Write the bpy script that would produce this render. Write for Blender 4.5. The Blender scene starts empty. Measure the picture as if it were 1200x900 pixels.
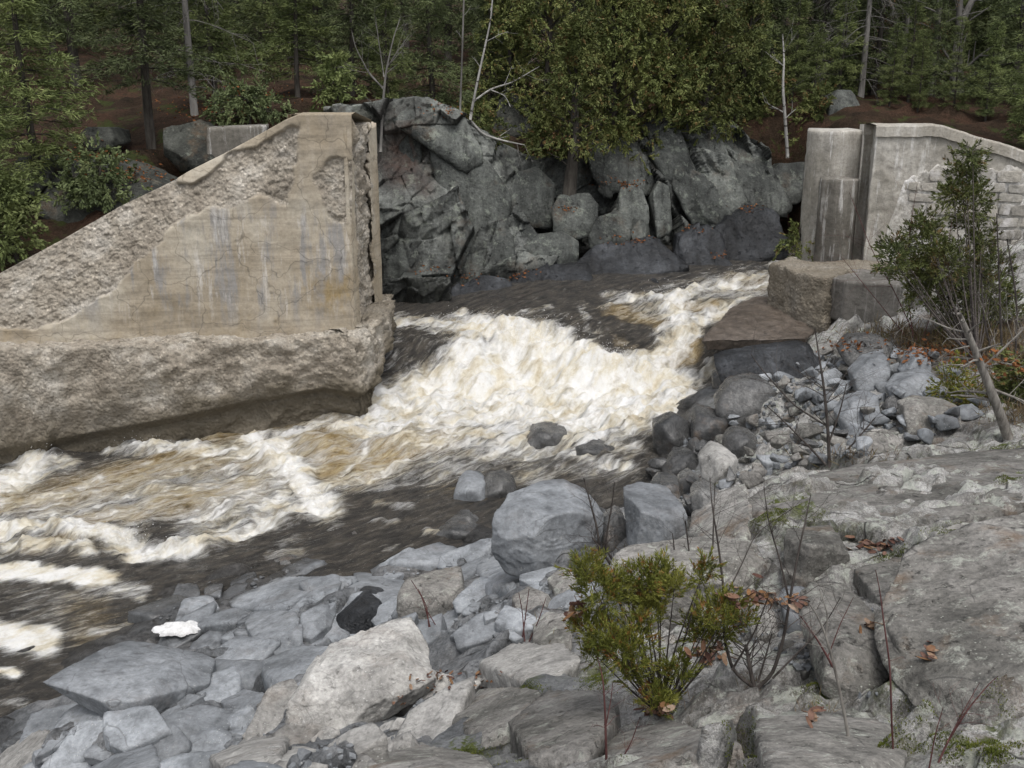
import bpy, bmesh, math, random
import numpy as np
from mathutils import Vector, Matrix, Euler

random.seed(7)
RNG = np.random.default_rng(7)
SC = bpy.context.scene
COL = SC.collection
R = math.radians

# ------------------------------------------------------------------ camera
CAM_H = 7.0
PITCH = R(16.5)
FPX = 1178.0                       # focal length in units of a 1200 wide picture
cam_data = bpy.data.cameras.new("camera")
cam_data.sensor_width = 36.0
cam_data.lens = FPX / 1200.0 * 36.0
cam_data.clip_start = 0.1
cam_data.clip_end = 2000.0
cam = bpy.data.objects.new("camera", cam_data)
COL.objects.link(cam)
cam.location = (0, 0, CAM_H)
cam.rotation_euler = (R(90) - PITCH, 0, 0)
SC.camera = cam

# ------------------------------------------------------------------ sky, sun, exposure (bright overcast)
SUN_ELEV, SUN_AZ = R(66), R(165)   # azimuth clockwise from +Y
world = bpy.data.worlds.new("World")
SC.world = world
world.use_nodes = True
wn = world.node_tree
sky = wn.nodes.new("ShaderNodeTexSky")
sky.sky_type = 'NISHITA'
sky.sun_disc = False
sky.sun_elevation = SUN_ELEV
sky.sun_rotation = SUN_AZ
sky.air_density = 1.0
sky.dust_density = 5.0
sky.ozone_density = 1.0
hsv = wn.nodes.new("ShaderNodeHueSaturation")
hsv.inputs["Saturation"].default_value = 0.30     # cloud cover greys the sky
wn.links.new(sky.outputs[0], hsv.inputs["Color"])
wn.links.new(hsv.outputs[0], wn.nodes["Background"].inputs[0])
wn.nodes["Background"].inputs[1].default_value = 0.15
sun_data = bpy.data.lights.new("sun", 'SUN')
sun_data.energy = 0.7
sun_data.angle = R(25)
sun_data.color = (1.0, 0.975, 0.94)
sun = bpy.data.objects.new("sun", sun_data)
COL.objects.link(sun)
sd = Vector((math.sin(SUN_AZ) * math.cos(SUN_ELEV), math.cos(SUN_AZ) * math.cos(SUN_ELEV), math.sin(SUN_ELEV)))
sun.rotation_euler = sd.to_track_quat('Z', 'Y').to_euler()
SC.view_settings.view_transform = 'Standard'
SC.view_settings.look = 'None'
SC.view_settings.gamma = 1.0
SC.view_settings.exposure = 0.42

# ------------------------------------------------------------------ picture point -> place in the world
CP, SP = math.cos(PITCH), math.sin(PITCH)

def ray(u, v):
    a = (u - 600.0) / FPX
    b = (450.0 - v) / FPX
    return np.array([a, CP + b * SP, -SP + b * CP])

def at_depth(u, v, Y):
    d = ray(u, v)
    return np.array([0, 0, CAM_H]) + d * (Y / d[1])

def at_height(u, v, z):
    d = ray(u, v)
    return np.array([0, 0, CAM_H]) + d * ((z - CAM_H) / d[2])

def project(x, y, z):
    dz = z - CAM_H
    dep = y * CP - dz * SP
    return 600 + FPX * x / dep, 450 - FPX * (y * SP + dz * CP) / dep

# ------------------------------------------------------------------ noise in numpy
def _h(ix, iy, iz, seed):
    n = (ix.astype(np.int64) * 374761393 + iy.astype(np.int64) * 668265263 + iz.astype(np.int64) * 2147483647 + seed * 1274126177) & 0xFFFFFFFF
    n = ((n ^ (n >> 13)) * 1274126177) & 0xFFFFFFFF
    n = ((n ^ (n >> 16)) * 2246822519) & 0xFFFFFFFF
    n = n ^ (n >> 15)
    return (n & 0xFFFFFF) / float(0x1000000)

def vn3(x, y, z, seed=0):
    ix, iy, iz = np.floor(x), np.floor(y), np.floor(z)
    fx, fy, fz = x - ix, y - iy, z - iz
    fx = fx * fx * fx * (fx * (fx * 6 - 15) + 10); fy = fy * fy * fy * (fy * (fy * 6 - 15) + 10); fz = fz * fz * fz * (fz * (fz * 6 - 15) + 10)
    out = 0
    for dx in (0, 1):
        wx = fx if dx else 1 - fx
        for dy in (0, 1):
            wy = fy if dy else 1 - fy
            for dz in (0, 1):
                wz = fz if dz else 1 - fz
                out = out + wx * wy * wz * _h(ix + dx, iy + dy, iz + dz, seed)
    return out * 2 - 1

def vn2(x, y, seed=0):
    ix, iy = np.floor(x), np.floor(y)
    fx, fy = x - ix, y - iy
    fx = fx * fx * fx * (fx * (fx * 6 - 15) + 10); fy = fy * fy * fy * (fy * (fy * 6 - 15) + 10)
    z = np.zeros_like(ix)
    a, b, c, d = _h(ix, iy, z, seed), _h(ix + 1, iy, z, seed), _h(ix, iy + 1, z, seed), _h(ix + 1, iy + 1, z, seed)
    return ((a * (1 - fx) + b * fx) * (1 - fy) + (c * (1 - fx) + d * fx) * fy) * 2 - 1

def fbm2(x, y, o=4, seed=0, gain=0.5):
    s, a = 0, 1.0
    for i in range(o):
        s = s + a * vn2(x * 2 ** i + 17.3 * i, y * 2 ** i - 9.1 * i, seed + i); a *= gain
    return s

def fbm3(x, y, z, o=3, seed=0, gain=0.5):
    s, a = 0, 1.0
    for i in range(o):
        s = s + a * vn3(x * 2 ** i + 3.7 * i, y * 2 ** i - 5.3 * i, z * 2 ** i + 1.9 * i, seed + i); a *= gain
    return s

def vor2(x, y, seed=0, jit=0.9):
    """nearest and second nearest cell: f1, f2, three random numbers of the nearest cell, offset from its centre"""
    ix, iy = np.floor(x), np.floor(y)
    f1 = np.full(x.shape, 9.0); f2 = np.full(x.shape, 9.0)
    cx = np.zeros_like(x); cy = np.zeros_like(x); ox = np.zeros_like(x); oy = np.zeros_like(x)
    zz = np.zeros_like(ix)
    for dx in (-1, 0, 1):
        for dy in (-1, 0, 1):
            px, py = ix + dx, iy + dy
            qx = px + .5 + jit * (_h(px, py, zz, seed) - .5); qy = py + .5 + jit * (_h(px, py, zz + 1, seed) - .5)
            d = np.hypot(x - qx, y - qy)
            n1 = d < f1
            f2 = np.where(n1, f1, np.minimum(f2, d))
            cx = np.where(n1, px, cx); cy = np.where(n1, py, cy)
            ox = np.where(n1, x - qx, ox); oy = np.where(n1, y - qy, oy)
            f1 = np.where(n1, d, f1)
    return f1, f2, _h(cx, cy, zz + 2, seed), _h(cx, cy, zz + 3, seed), _h(cx, cy, zz + 4, seed), ox, oy

def sstep(a, b, x):
    t = np.clip((x - a) / (b - a), 0, 1)
    return t * t * (3 - 2 * t)

def facets(x, y, scale, ang, stretch, seed, amp, tilt, crack=0.0, cw=0.06, warp=.25):
    """broken rock: every joint block gets its own height and tilt, with an open joint between blocks"""
    c, s = math.cos(ang), math.sin(ang)
    wx = x + warp * scale * fbm2(x / scale, y / scale, 2, seed + 50); wy = y + warp * scale * fbm2(x / scale + 31, y / scale, 2, seed + 60)
    p = (wx * c + wy * s) / (scale * stretch); q = (-wx * s + wy * c) / scale
    f1, f2, r1, r2, r3, ox, oy = vor2(p, q, seed)
    h = amp * (r1 - .5) * 2 + tilt * scale * (ox * stretch * (r2 - .5) + oy * (r3 - .5)) * 2
    e = f2 - f1
    return h - crack * (1 - sstep(0, cw, e)), e

class TPS:
    def __init__(self, P, Z, S=10.0, reg=1e-3):
        P = np.asarray(P, float) / S; Z = np.asarray(Z, float); n = len(P)
        self.P, self.S = P, S
        d = np.linalg.norm(P[:, None] - P[None], axis=2)
        A = np.zeros((n + 3, n + 3)); A[:n, :n] = self.k(d) + reg * np.eye(n)
        A[:n, n] = 1; A[:n, n + 1:] = P; A[n, :n] = 1; A[n + 1:, :n] = P.T
        self.w = np.linalg.solve(A, np.concatenate([Z, np.zeros(3)]))
    @staticmethod
    def k(d):
        return np.where(d > 1e-9, d * d * np.log(np.maximum(d, 1e-9)), 0)
    def __call__(self, x, y):
        x = np.atleast_1d(np.asarray(x, float)); sh = x.shape
        q = np.stack([x.ravel(), np.asarray(y, float).ravel()], 1) / self.S
        out = np.empty(len(q)); n = len(self.P)
        for i in range(0, len(q), 20000):
            b = q[i:i + 20000]
            d = np.linalg.norm(b[:, None] - self.P[None], axis=2)
            out[i:i + 20000] = self.k(d) @ self.w[:n] + self.w[n] + b @ self.w[n + 1:]
        return out.reshape(sh)

# ------------------------------------------------------------------ meshes
def make_mesh(name, V, Q=None, T=None, smooth=True, attrs=None, uv=None):
    V = np.asarray(V, np.float32).reshape(-1, 3)
    Q = np.zeros((0, 4), np.int32) if Q is None else np.asarray(Q, np.int32).reshape(-1, 4)
    T = np.zeros((0, 3), np.int32) if T is None else np.asarray(T, np.int32).reshape(-1, 3)
    me = bpy.data.meshes.new(name)
    me.vertices.add(len(V)); me.vertices.foreach_set("co", V.ravel())
    nl = Q.size + T.size
    me.loops.add(nl); me.loops.foreach_set("vertex_index", np.concatenate([Q.ravel(), T.ravel()]))
    npol = len(Q) + len(T)
    me.polygons.add(npol)
    st = np.concatenate([np.arange(len(Q)) * 4, Q.size + np.arange(len(T)) * 3]).astype(np.int32)
    me.polygons.foreach_set("loop_start", st)
    me.polygons.foreach_set("use_smooth", np.full(npol, bool(smooth)))
    me.update(calc_edges=True)
    for k, a in (attrs or {}).items():
        at = me.attributes.new(k, 'FLOAT', 'POINT'); at.data.foreach_set("value", np.asarray(a, np.float32).ravel())
    if uv is not None:
        l = me.uv_layers.new(name="flow"); idx = np.concatenate([Q.ravel(), T.ravel()])
        l.data.foreach_set("uv", np.asarray(uv, np.float32)[idx].ravel())
    return me

def grid_quads(nr, nc):
    i = np.arange(nr - 1)[:, None] * nc + np.arange(nc - 1)[None]
    return np.stack([i, i + 1, i + 1 + nc, i + nc], -1).reshape(-1, 4)

def obj(name, me, mat=None, parent=None, loc=(0, 0, 0)):
    o = bpy.data.objects.new(name, me); COL.objects.link(o)
    if me is not None and mat is not None and len(me.materials) == 0:
        me.materials.append(mat)
    o.location = [float(c) for c in loc]
    if parent is not None: o.parent = parent
    return o

def tag(o, label=None, cat=None, group=None, kind=None):
    if label: o["label"] = label
    if cat: o["category"] = cat
    if group: o["group"] = group
    if kind: o["kind"] = kind
    return o

def thing(name, label, cat, loc=(0, 0, 0), rz=0.0, group=None):
    o = bpy.data.objects.new(name, None); COL.objects.link(o)
    o.empty_display_size = .2
    o.location = [float(c) for c in loc]; o.rotation_euler = (0, 0, rz)
    return tag(o, label, cat, group, "thing")

def copy_tree(o, parent=None):
    c = o.copy(); COL.objects.link(c); c.parent = parent
    for ch in list(o.children): copy_tree(ch, c)
    return c

class MB:
    """collects tubes, boxes and leaf faces into one mesh"""
    def __init__(self): self.V, self.Q, self.T, self.n = [], [], [], 0
    def add(self, V, Q=None, T=None):
        V = np.asarray(V, float).reshape(-1, 3)
        if Q is not None and len(Q): self.Q.append(np.asarray(Q).reshape(-1, 4) + self.n)
        if T is not None and len(T): self.T.append(np.asarray(T).reshape(-1, 3) + self.n)
        self.V.append(V); self.n += len(V)
    def tube(self, P, Rr, sides=6, cap=True):
        P = np.asarray(P, float); n = len(P)
        Rr = np.broadcast_to(np.asarray(Rr, float), (n,))
        tg = np.gradient(P, axis=0); tg /= np.linalg.norm(tg, axis=1)[:, None] + 1e-9
        ref = np.array([0, 0, 1.0]) if abs(tg[:, 2]).mean() < .8 else np.array([1.0, 0, 0])
        a = np.cross(tg, ref); a /= np.linalg.norm(a, axis=1)[:, None] + 1e-9
        b = np.cross(tg, a)
        th = np.arange(sides) * 2 * math.pi / sides
        V = P[:, None] + Rr[:, None, None] * (a[:, None] * np.cos(th)[None, :, None] + b[:, None] * np.sin(th)[None, :, None])
        i = np.arange(n - 1)[:, None] * sides; j = np.arange(sides)[None]; k = (np.arange(sides) + 1) % sides
        Q = np.stack([i + j, i + k[None], i + sides + k[None], i + sides + j], -1).reshape(-1, 4)
        T = []
        if cap:
            for m in range(1, sides - 1):
                T.append((0, m, m + 1)); o = (n - 1) * sides; T.append((o, o + m + 1, o + m))
        self.add(V.reshape(-1, 3), Q, T)
    def leaves(self, P, D, L, W, curl=None):
        """diamond leaves at P along D"""
        P = np.asarray(P, float); D = np.asarray(D, float); n = len(P)
        D = D / (np.linalg.norm(D, axis=1)[:, None] + 1e-9)
        r = RNG.normal(size=(n, 3)); w = np.cross(D, r); w /= np.linalg.norm(w, axis=1)[:, None] + 1e-9
        L = np.broadcast_to(np.asarray(L, float), (n,))[:, None]; W = np.broadcast_to(np.asarray(W, float), (n,))[:, None]
        V = np.stack([P, P + D * L * .5 + w * W, P + D * L, P + D * L * .5 - w * W], 1)
        self.add(V.reshape(-1, 3), np.arange(n * 4).reshape(-1, 4))
    def mesh(self, name, smooth=True):
        return make_mesh(name, np.concatenate(self.V) if self.V else np.zeros((0, 3)), np.concatenate(self.Q) if self.Q else None, np.concatenate(self.T) if self.T else None, smooth)

_ICO = {}
def ico(n):
    if n not in _ICO:
        bm = bmesh.new(); bmesh.ops.create_icosphere(bm, subdivisions=n, radius=1)
        V = np.array([v.co[:] for v in bm.verts]); T = np.array([[v.index for v in f.verts] for f in bm.faces]); bm.free()
        _ICO[n] = (V / np.linalg.norm(V, axis=1)[:, None], T)
    return _ICO[n]

def hull_planes(P):
    bm = bmesh.new()
    for p in P: bm.verts.new([float(c) for c in p])
    bmesh.ops.convex_hull(bm, input=list(bm.verts))
    bm.normal_update()
    N, D = [], []
    for f in bm.faces:
        n = np.array(f.normal[:]); d = float(n @ np.array(f.verts[0].co[:]))
        if d < 0: n, d = -n, -d
        N.append(n); D.append(max(d, .03))
    bm.free()
    return np.array(N), np.array(D)

def hull_rock(P, sub=4, sharp=26, rough=.03, seed=0, fr=1.6, chip=.05, cuts=0, strata=None):
    """an angular stone: hull of the given corner points with worn edges, chipped faces and a rough skin"""
    P = np.asarray(P, float); lo, hi = P.min(0), P.max(0); c = (lo + hi) / 2; e = np.maximum((hi - lo) / 2, 1e-3)
    sharp = sharp * 4
    N, D = hull_planes((P - c) / e)
    if cuts:
        rc = np.random.default_rng(seed + 5000); Pn = (P - c) / e
        for _ in range(cuts):
            n_ = rc.normal(size=3); n_ /= np.linalg.norm(n_)
            if n_[1] > .3: n_[1] *= -1
            if n_[2] < -.2: n_[2] *= -1
            N = np.vstack([N, n_]); D = np.append(D, max(.12, float((Pn @ n_).max()) * rc.uniform(.74, .92)))
    dirs, T = ico(sub)
    k = np.maximum(dirs @ N.T, 0) / D[None]
    mx = k.max(1)
    r = 1.0 / (mx * ((k / mx[:, None]) ** sharp).sum(1) ** (1.0 / sharp))
    V = dirs * r[:, None] * e + c
    m = float(e.mean())
    q = V / m * fr + seed * 7.13
    f = fbm3(q[:, 0], q[:, 1], q[:, 2], 3, seed)
    g = np.round(fbm3(q[:, 0] * .8, q[:, 1] * .8, q[:, 2] * .8, 2, seed + 9) * 3) / 3   # stepped chips
    n = (dirs / e); n /= np.linalg.norm(n, axis=1)[:, None]
    if strata is not None:
        (sx, sy, sz), sa, sf = strata
        sv_ = (V[:, 0] * sx + V[:, 1] * sy + V[:, 2] * sz) * sf + .9 * fbm3(V[:, 0] * .9, V[:, 1] * .9, V[:, 2] * .9, 2, seed + 21)
        fr_ = sv_ - np.floor(sv_); lv = _h(np.floor(sv_), 0 * sv_, 0 * sv_, seed + 4)
        f = f + (sa / m / max(.6 * rough, .004)) * (np.minimum(fr_ * 1.15, 1) ** 1.5 * (.4 + lv) + .8 * lv - .7)
    f2_ = fbm3(q[:, 0] * 6, q[:, 1] * 6, q[:, 2] * 6, 2, seed + 3)
    V = V + n * m * (.6 * rough * f + chip * .8 * g + .012 * f2_)[:, None]
    return V, T

# ------------------------------------------------------------------ node helper
class NT:
    def __init__(self, name):
        self.m = bpy.data.materials.new(name); self.m.use_nodes = True
        self.t = self.m.node_tree; self.b = self.t.nodes["Principled BSDF"]
        self.pos = self.new("ShaderNodeNewGeometry").outputs["Position"]
    def new(self, ty): return self.t.nodes.new(ty)
    def put(self, sock, v):
        if isinstance(v, (int, float)): sock.default_value = v
        elif isinstance(v, (tuple, list)): sock.default_value = tuple(v) if len(v) == len(sock.default_value) else tuple(v) + (1.0,)
        else: self.t.links.new(v, sock)
    def noise(self, scale, detail=4, rough=.6, vec=None, dist=0.0):
        n = self.new("ShaderNodeTexNoise"); self.put(n.inputs["Vector"], vec if vec is not None else self.pos)
        n.inputs["Scale"].default_value = scale; n.inputs["Detail"].default_value = detail; n.inputs["Roughness"].default_value = rough; n.inputs["Distortion"].default_value = dist
        return n.outputs["Fac"]
    def noisec(self, scale, detail=2, vec=None):
        n = self.new("ShaderNodeTexNoise"); self.put(n.inputs["Vector"], vec if vec is not None else self.pos)
        n.inputs["Scale"].default_value = scale; n.inputs["Detail"].default_value = detail
        return n.outputs["Color"]
    def vor(self, scale, feature='F1', vec=None, out="Distance", rand=1.0):
        n = self.new("ShaderNodeTexVoronoi"); n.feature = feature; self.put(n.inputs["Vector"], vec if vec is not None else self.pos)
        n.inputs["Scale"].default_value = scale; n.inputs["Randomness"].default_value = rand
        return n.outputs[out]
    def ramp(self, fac, *stops, interp='LINEAR'):
        n = self.new("ShaderNodeValToRGB"); cr = n.color_ramp; cr.interpolation = interp
        while len(cr.elements) < len(stops): cr.elements.new(0.5)
        for e, (p, c) in zip(cr.elements, stops):
            e.position = p; e.color = (c, c, c, 1) if isinstance(c, (int, float)) else (c[0], c[1], c[2], 1)
        self.put(n.inputs[0], fac); return n.outputs[0]
    def mix(self, a, b, fac, mode='MIX'):
        n = self.new("ShaderNodeMix"); n.data_type = 'RGBA'; n.blend_type = mode
        self.put(n.inputs[0], fac); self.put(n.inputs[6], a); self.put(n.inputs[7], b); return n.outputs[2]
    def math(self, op, a, b=0.0, c=None, clamp=False):
        n = self.new("ShaderNodeMath"); n.operation = op; n.use_clamp = clamp
        self.put(n.inputs[0], a); self.put(n.inputs[1], b)
        if c is not None: self.put(n.inputs[2], c)
        return n.outputs[0]
    def attr(self, name):
        n = self.new("ShaderNodeAttribute"); n.attribute_name = name; return n.outputs["Fac"]
    def scale(self, sx, sy, sz, vec=None, rot=(0, 0, 0)):
        n = self.new("ShaderNodeMapping"); self.put(n.inputs[0], vec if vec is not None else self.pos)
        n.inputs["Scale"].default_value = (sx, sy, sz); n.inputs["Rotation"].default_value = rot; return n.outputs[0]
    def warp(self, amount, scale, vec=None):
        v = vec if vec is not None else self.pos
        n = self.new("ShaderNodeVectorMath"); n.operation = 'MULTIPLY_ADD'
        self.put(n.inputs[0], self.noisec(scale, 2, v)); n.inputs[1].default_value = (amount,) * 3; self.put(n.inputs[2], v)
        return n.outputs[0]
    def upness(self, lo, hi):
        n = self.new("ShaderNodeNewGeometry"); s = self.new("ShaderNodeSeparateXYZ"); self.t.links.new(n.outputs["True Normal"], s.inputs[0])
        return self.ramp(s.outputs[2], (lo, 0.0), (hi, 1.0))
    def z(self):
        s = self.new("ShaderNodeSeparateXYZ"); self.t.links.new(self.pos, s.inputs[0]); return s.outputs[2]
    def rand(self):
        return self.new("ShaderNodeObjectInfo").outputs["Random"]
    def bump(self, h, strength, dist=0.02, normal=None):
        n = self.new("ShaderNodeBump"); n.inputs["Strength"].default_value = strength; n.inputs["Distance"].default_value = dist
        self.put(n.inputs["Height"], h)
        if normal is not None: self.t.links.new(normal, n.inputs["Normal"])
        return n.outputs[0]
    def done(self, col, rough=.8, normal=None, spec=.3, **kw):
        self.put(self.b.inputs["Base Color"], col); self.put(self.b.inputs["Roughness"], rough)
        self.b.inputs["Specular IOR Level"].default_value = spec
        if normal is not None: self.t.links.new(normal, self.b.inputs["Normal"])
        for k, v in kw.items(): self.put(self.b.inputs[k], v)
        return self.m

def g3(k, r=1.0, g=1.0, b=1.0): return (k * r, k * g, k * b)

def rock_material(name, dark, mid, light, lichen=.0, lcol=(.36, .38, .33), stain=0.0, wet=False, k=1.0, bump=.6, roughness=.8, grain=22.0, per_object=.25, spec=.3, pits=.8, fine=.75, cracks=.0, layers=.0):
    t = NT(name)
    w = t.warp(.5, 1.3)
    n1 = t.noise(.9 * k, 5, .6, w); n2 = t.noise(5 * k, 5, .65); n3 = t.noise(grain * k, 4, .7)
    c = t.ramp(n1, (.32, dark), (.5, mid), (.7, light))
    c = t.mix(c, t.ramp(n2, (.3, .5), (.5, 1.0), (.72, 1.4)), .85, 'MULTIPLY')
    c = t.mix(c, t.ramp(n3, (.3, .5), (.5, 1.0), (.7, 1.45)), fine, 'MULTIPLY')
    pit = t.ramp(t.noise(8 * k, 9, .78, t.warp(.1, 3)), (.35, .42), (.41, 1.0))
    c = t.mix(c, pit, pits, 'MULTIPLY')
    if layers:
        ly = t.noise(1.0, 6, .7, t.scale(3.2, .6, .5, t.warp(.15, 1.5), (0, R(-38), 0)))
        c = t.mix(c, t.ramp(ly, (.36, .38), (.45, .9), (.56, 1.05), (.66, 1.45)), layers, 'MULTIPLY')
    if cracks:
        ck = t.ramp(t.vor(1.15 * k, 'DISTANCE_TO_EDGE', t.warp(.9, 1.1)), (.0, 1.0), (.012, 0.0))
        ck = t.math('MULTIPLY', ck, t.ramp(t.noise(1.9 * k, 3), (.46, 0.0), (.54, cracks)))
        c = t.mix(c, (.03, .03, .03), ck)
    if stain:
        c = t.mix(c, (.17, .10, .05), t.math('MULTIPLY', t.ramp(t.noise(1.7 * k, 6, .65), (.56, 0.0), (.72, 1.0)), stain))
    if lichen:
        m = t.ramp(t.noise(4.5 * k, 12, .78, t.warp(.12, 6)), (.62 - .12 * lichen, 0.0), (.70 - .12 * lichen, 1.0))
        c = t.mix(c, lcol, t.math('MULTIPLY', m, .75))
        sp = t.math('MULTIPLY', t.ramp(t.vor(26 * k), (.10, 1.0), (.2, 0.0)), t.ramp(t.noise(4 * k, 3), (.45, 0.0), (.6, .8)))
        c = t.mix(c, lcol, sp)
    if per_object:
        c = t.mix(c, t.ramp(t.rand(), (0, 1 - per_object), (1, 1 + per_object)), 1.0, 'MULTIPLY')
    r = t.ramp(n2, (.3, roughness - .12), (.7, roughness + .1))
    hgt = t.math('ADD', t.math('MULTIPLY', n2, 1.0), t.math('MULTIPLY', n3, .5))
    hgt = t.math('ADD', hgt, t.math('MULTIPLY', pit, .5))
    return t, c, r, t.bump(hgt, bump, .05 / k), spec
# ------------------------------------------------------------------ materials
MAT = {}
t, c, r, n, s = rock_material("slab_rock", g3(.13, .93, 1, 1.06), g3(.21, .94, 1, 1.06), g3(.29, .95, 1, 1.05), lichen=.10, lcol=(.40, .40, .38), stain=.12, bump=.35, roughness=.68, pits=.5, fine=.45, cracks=.5)
wl_ = t.math('SUBTRACT', t.math('ADD', t.z(), t.math('MULTIPLY', t.math('SUBTRACT', t.noise(2.5, 5), .5), .5)), -.62)
wl_ = t.ramp(t.math('MULTIPLY_ADD', wl_, 2.5, .5), (.15, 1.0), (.6, 0.0))
c = t.mix(c, t.mix(c, (.38, .37, .36), 1.0, 'MULTIPLY'), wl_)
MAT['slab'] = t.done(c, t.mix(r, (.25, .25, .25), wl_), n, .35)
t, c, r, n, s = rock_material("shaded_slope_rock", (.018, .019, .017), (.042, .044, .038), (.085, .088, .078), lichen=.5, lcol=(.14, .15, .125), stain=.4, k=.6, bump=.9)  # darker than the cliff rock: shade of the wooded slope put into the colour
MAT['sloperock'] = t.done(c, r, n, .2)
t, c, r, n, s = rock_material("wet_rock", g3(.035, .97, 1, 1.02), g3(.075, 1, 1, .98), g3(.14, 1, .99, .95), stain=.35, bump=.6, roughness=.35)
MAT['wet'] = t.done(c, t.ramp(t.noise(7, 3), (.4, .16), (.65, .5)), n, .5)
t, c, r, n, s = rock_material("pale_rock", (.19, .185, .175), (.275, .268, .252), (.36, .352, .335), lichen=.3, lcol=(.5, .5, .48), stain=.2, bump=.6, fine=.6, cracks=.3)
MAT['pale'] = t.done(c, r, n, .25)
t, c, r, n, s = rock_material("mossy_rock", (.10, .097, .088), (.17, .163, .15), (.26, .25, .235), lichen=.6, lcol=(.36, .375, .33), stain=.5, bump=.8, cracks=.6)
MAT['lichen'] = t.done(c, t.ramp(t.noise(9, 3), (.3, .75), (.7, .95)), n, .2)
t, c, r, n, s = rock_material("cliff_rock", (.034, .037, .035), (.074, .079, .073), (.14, .148, .135), lichen=.6, lcol=(.20, .22, .185), stain=.25, k=.6, bump=.9, layers=.85)
MAT['cliffblock'] = t.done(c, r, n, .3)
t, c, r, n, s = rock_material("dark_slab_rock", (.012, .0125, .0135), (.024, .026, .029), (.06, .064, .07), lichen=.0, bump=1.0, k=.8, layers=.9)
MAT['darkslab'] = t.done(c, t.ramp(t.noise(5, 4), (.4, .35), (.65, .75)), n, .3)
t, c, r, n, s = rock_material("wet_brown_rock", (.075, .06, .047), (.125, .102, .082), (.19, .16, .135), bump=.5, k=.8)
MAT['wetbrown'] = t.done(c, t.ramp(t.noise(5, 4), (.4, .3), (.65, .6)), n, .4)

# bedrock of the near bank: blue grey washed slabs towards the water, lichen covered above, wet at the waterline
t, c, r, n, s = rock_material("bank_rock", g3(.12, .95, 1, 1.05), g3(.20, .96, 1, 1.04), g3(.28), lichen=.15, lcol=(.4, .4, .38), bump=.6)
u = t.noise(.8, 6, .62, t.scale(1, 2.2, 1, rot=(0, 0, .5)))
up = t.ramp(u, (.34, (.18, .173, .162)), (.5, (.29, .285, .272)), (.66, (.40, .397, .385)))
up = t.mix(up, t.ramp(t.noise(7, 6, .7), (.3, .5), (.5, 1.0), (.7, 1.4)), .85, 'MULTIPLY')
up = t.mix(up, t.ramp(t.noise(38, 4, .75), (.3, .55), (.5, 1.0), (.68, 1.45)), .7, 'MULTIPLY')
up = t.mix(up, (.10, .092, .078), t.math('MULTIPLY', t.ramp(t.noise(5.5, 12, .8), (.52, 0.0), (.55, 1.0)), .65))
up = t.mix(up, (.19, .12, .065), t.math('MULTIPLY', t.ramp(t.noise(1.5, 7, .7), (.55, 0.0), (.72, 1.0)), .5))
up = t.mix(up, t.ramp(t.noise(95, 3, .8), (.34, .5), (.5, 1.0), (.66, 1.5)), .6, 'MULTIPLY')
lm = t.math('MULTIPLY', t.ramp(t.noise(3.6, 12, .78, t.warp(.08, 7)), (.535, 0.0), (.56, 1.0)), .7)
up = t.mix(up, (.40, .42, .37), lm)
spk = t.math('MULTIPLY', t.ramp(t.vor(24, vec=t.warp(.05, 25)), (.16, 1.0), (.22, 0.0)), t.ramp(t.noise(2.3, 4), (.42, 0.0), (.6, .8)))
up = t.mix(up, (.44, .45, .42), spk)
c = t.mix(c, up, t.attr("upper"))
mossm = t.math('MULTIPLY', t.attr("moss"), t.ramp(t.noise(9, 6, .7), (.45, 0.0), (.52, 1.0)), clamp=True)
c = t.mix(c, t.ramp(t.noise(30, 3), (.3, (.035, .045, .012)), (.7, (.11, .13, .03))), mossm)
cr = t.ramp(t.attr("joint"), (0.0, .3), (.5, 1.0))
c = t.mix(c, cr, 1.0, 'MULTIPLY')
c = t.mix(c, t.ramp(t.noise(9, 5, .7), (.3, (.025, .019, .013)), (.7, (.085, .062, .042))), t.attr("soil"))
wetm = t.attr("wet")
c = t.mix(c, t.mix(c, (.3, .28, .26), 1.0, 'MULTIPLY'), wetm)
rel = t.noise(3.0, 10, .68, t.warp(.2, 2))
fis = t.ramp(t.vor(.75, 'DISTANCE_TO_EDGE', t.warp(.8, 1.2, t.scale(1, 1.9, 1, rot=(0, 0, .5)))), (.0, 0.0), (.014, 1.0))
fis = t.math('MAXIMUM', fis, t.ramp(t.noise(1.1, 3), (.47, 1.0), (.55, 0.0)))
c = t.mix(c, (.035, .032, .028), t.math('MULTIPLY', t.math('SUBTRACT', 1.0, fis), .8))
hb = t.math('ADD', rel, t.math('MULTIPLY', fis, .25))
MAT['bank'] = t.done(c, t.mix(t.ramp(t.noise(8, 3), (.3, .7), (.7, .9)), (.25, .25, .25), wetm), t.bump(hb, .9, .12, n), .25)

t, c, r, n, s = rock_material("cliff_face_rock", (.055, .058, .056), (.112, .118, .11), (.19, .2, .184), lichen=.65, lcol=(.23, .25, .21), stain=.3, k=.6, bump=.9, per_object=0, layers=.8)
c = t.mix(c, t.ramp(t.attr("joint"), (0, .25), (.4, 1.0)), 1.0, 'MULTIPLY')
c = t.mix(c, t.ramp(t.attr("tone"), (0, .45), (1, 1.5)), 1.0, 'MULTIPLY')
c = t.mix(c, (.085, .047, .034), t.math('MULTIPLY', t.attr("rust"), t.ramp(t.noise(3, 4), (.35, .3), (.6, .9))))
wetm = t.attr("wet")
c = t.mix(c, t.mix(c, (.3, .3, .3), 1.0, 'MULTIPLY'), wetm)
MAT['cliff'] = t.done(c, t.mix((.85, .85, .85), (.3, .3, .3), wetm), n, .3)

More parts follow.
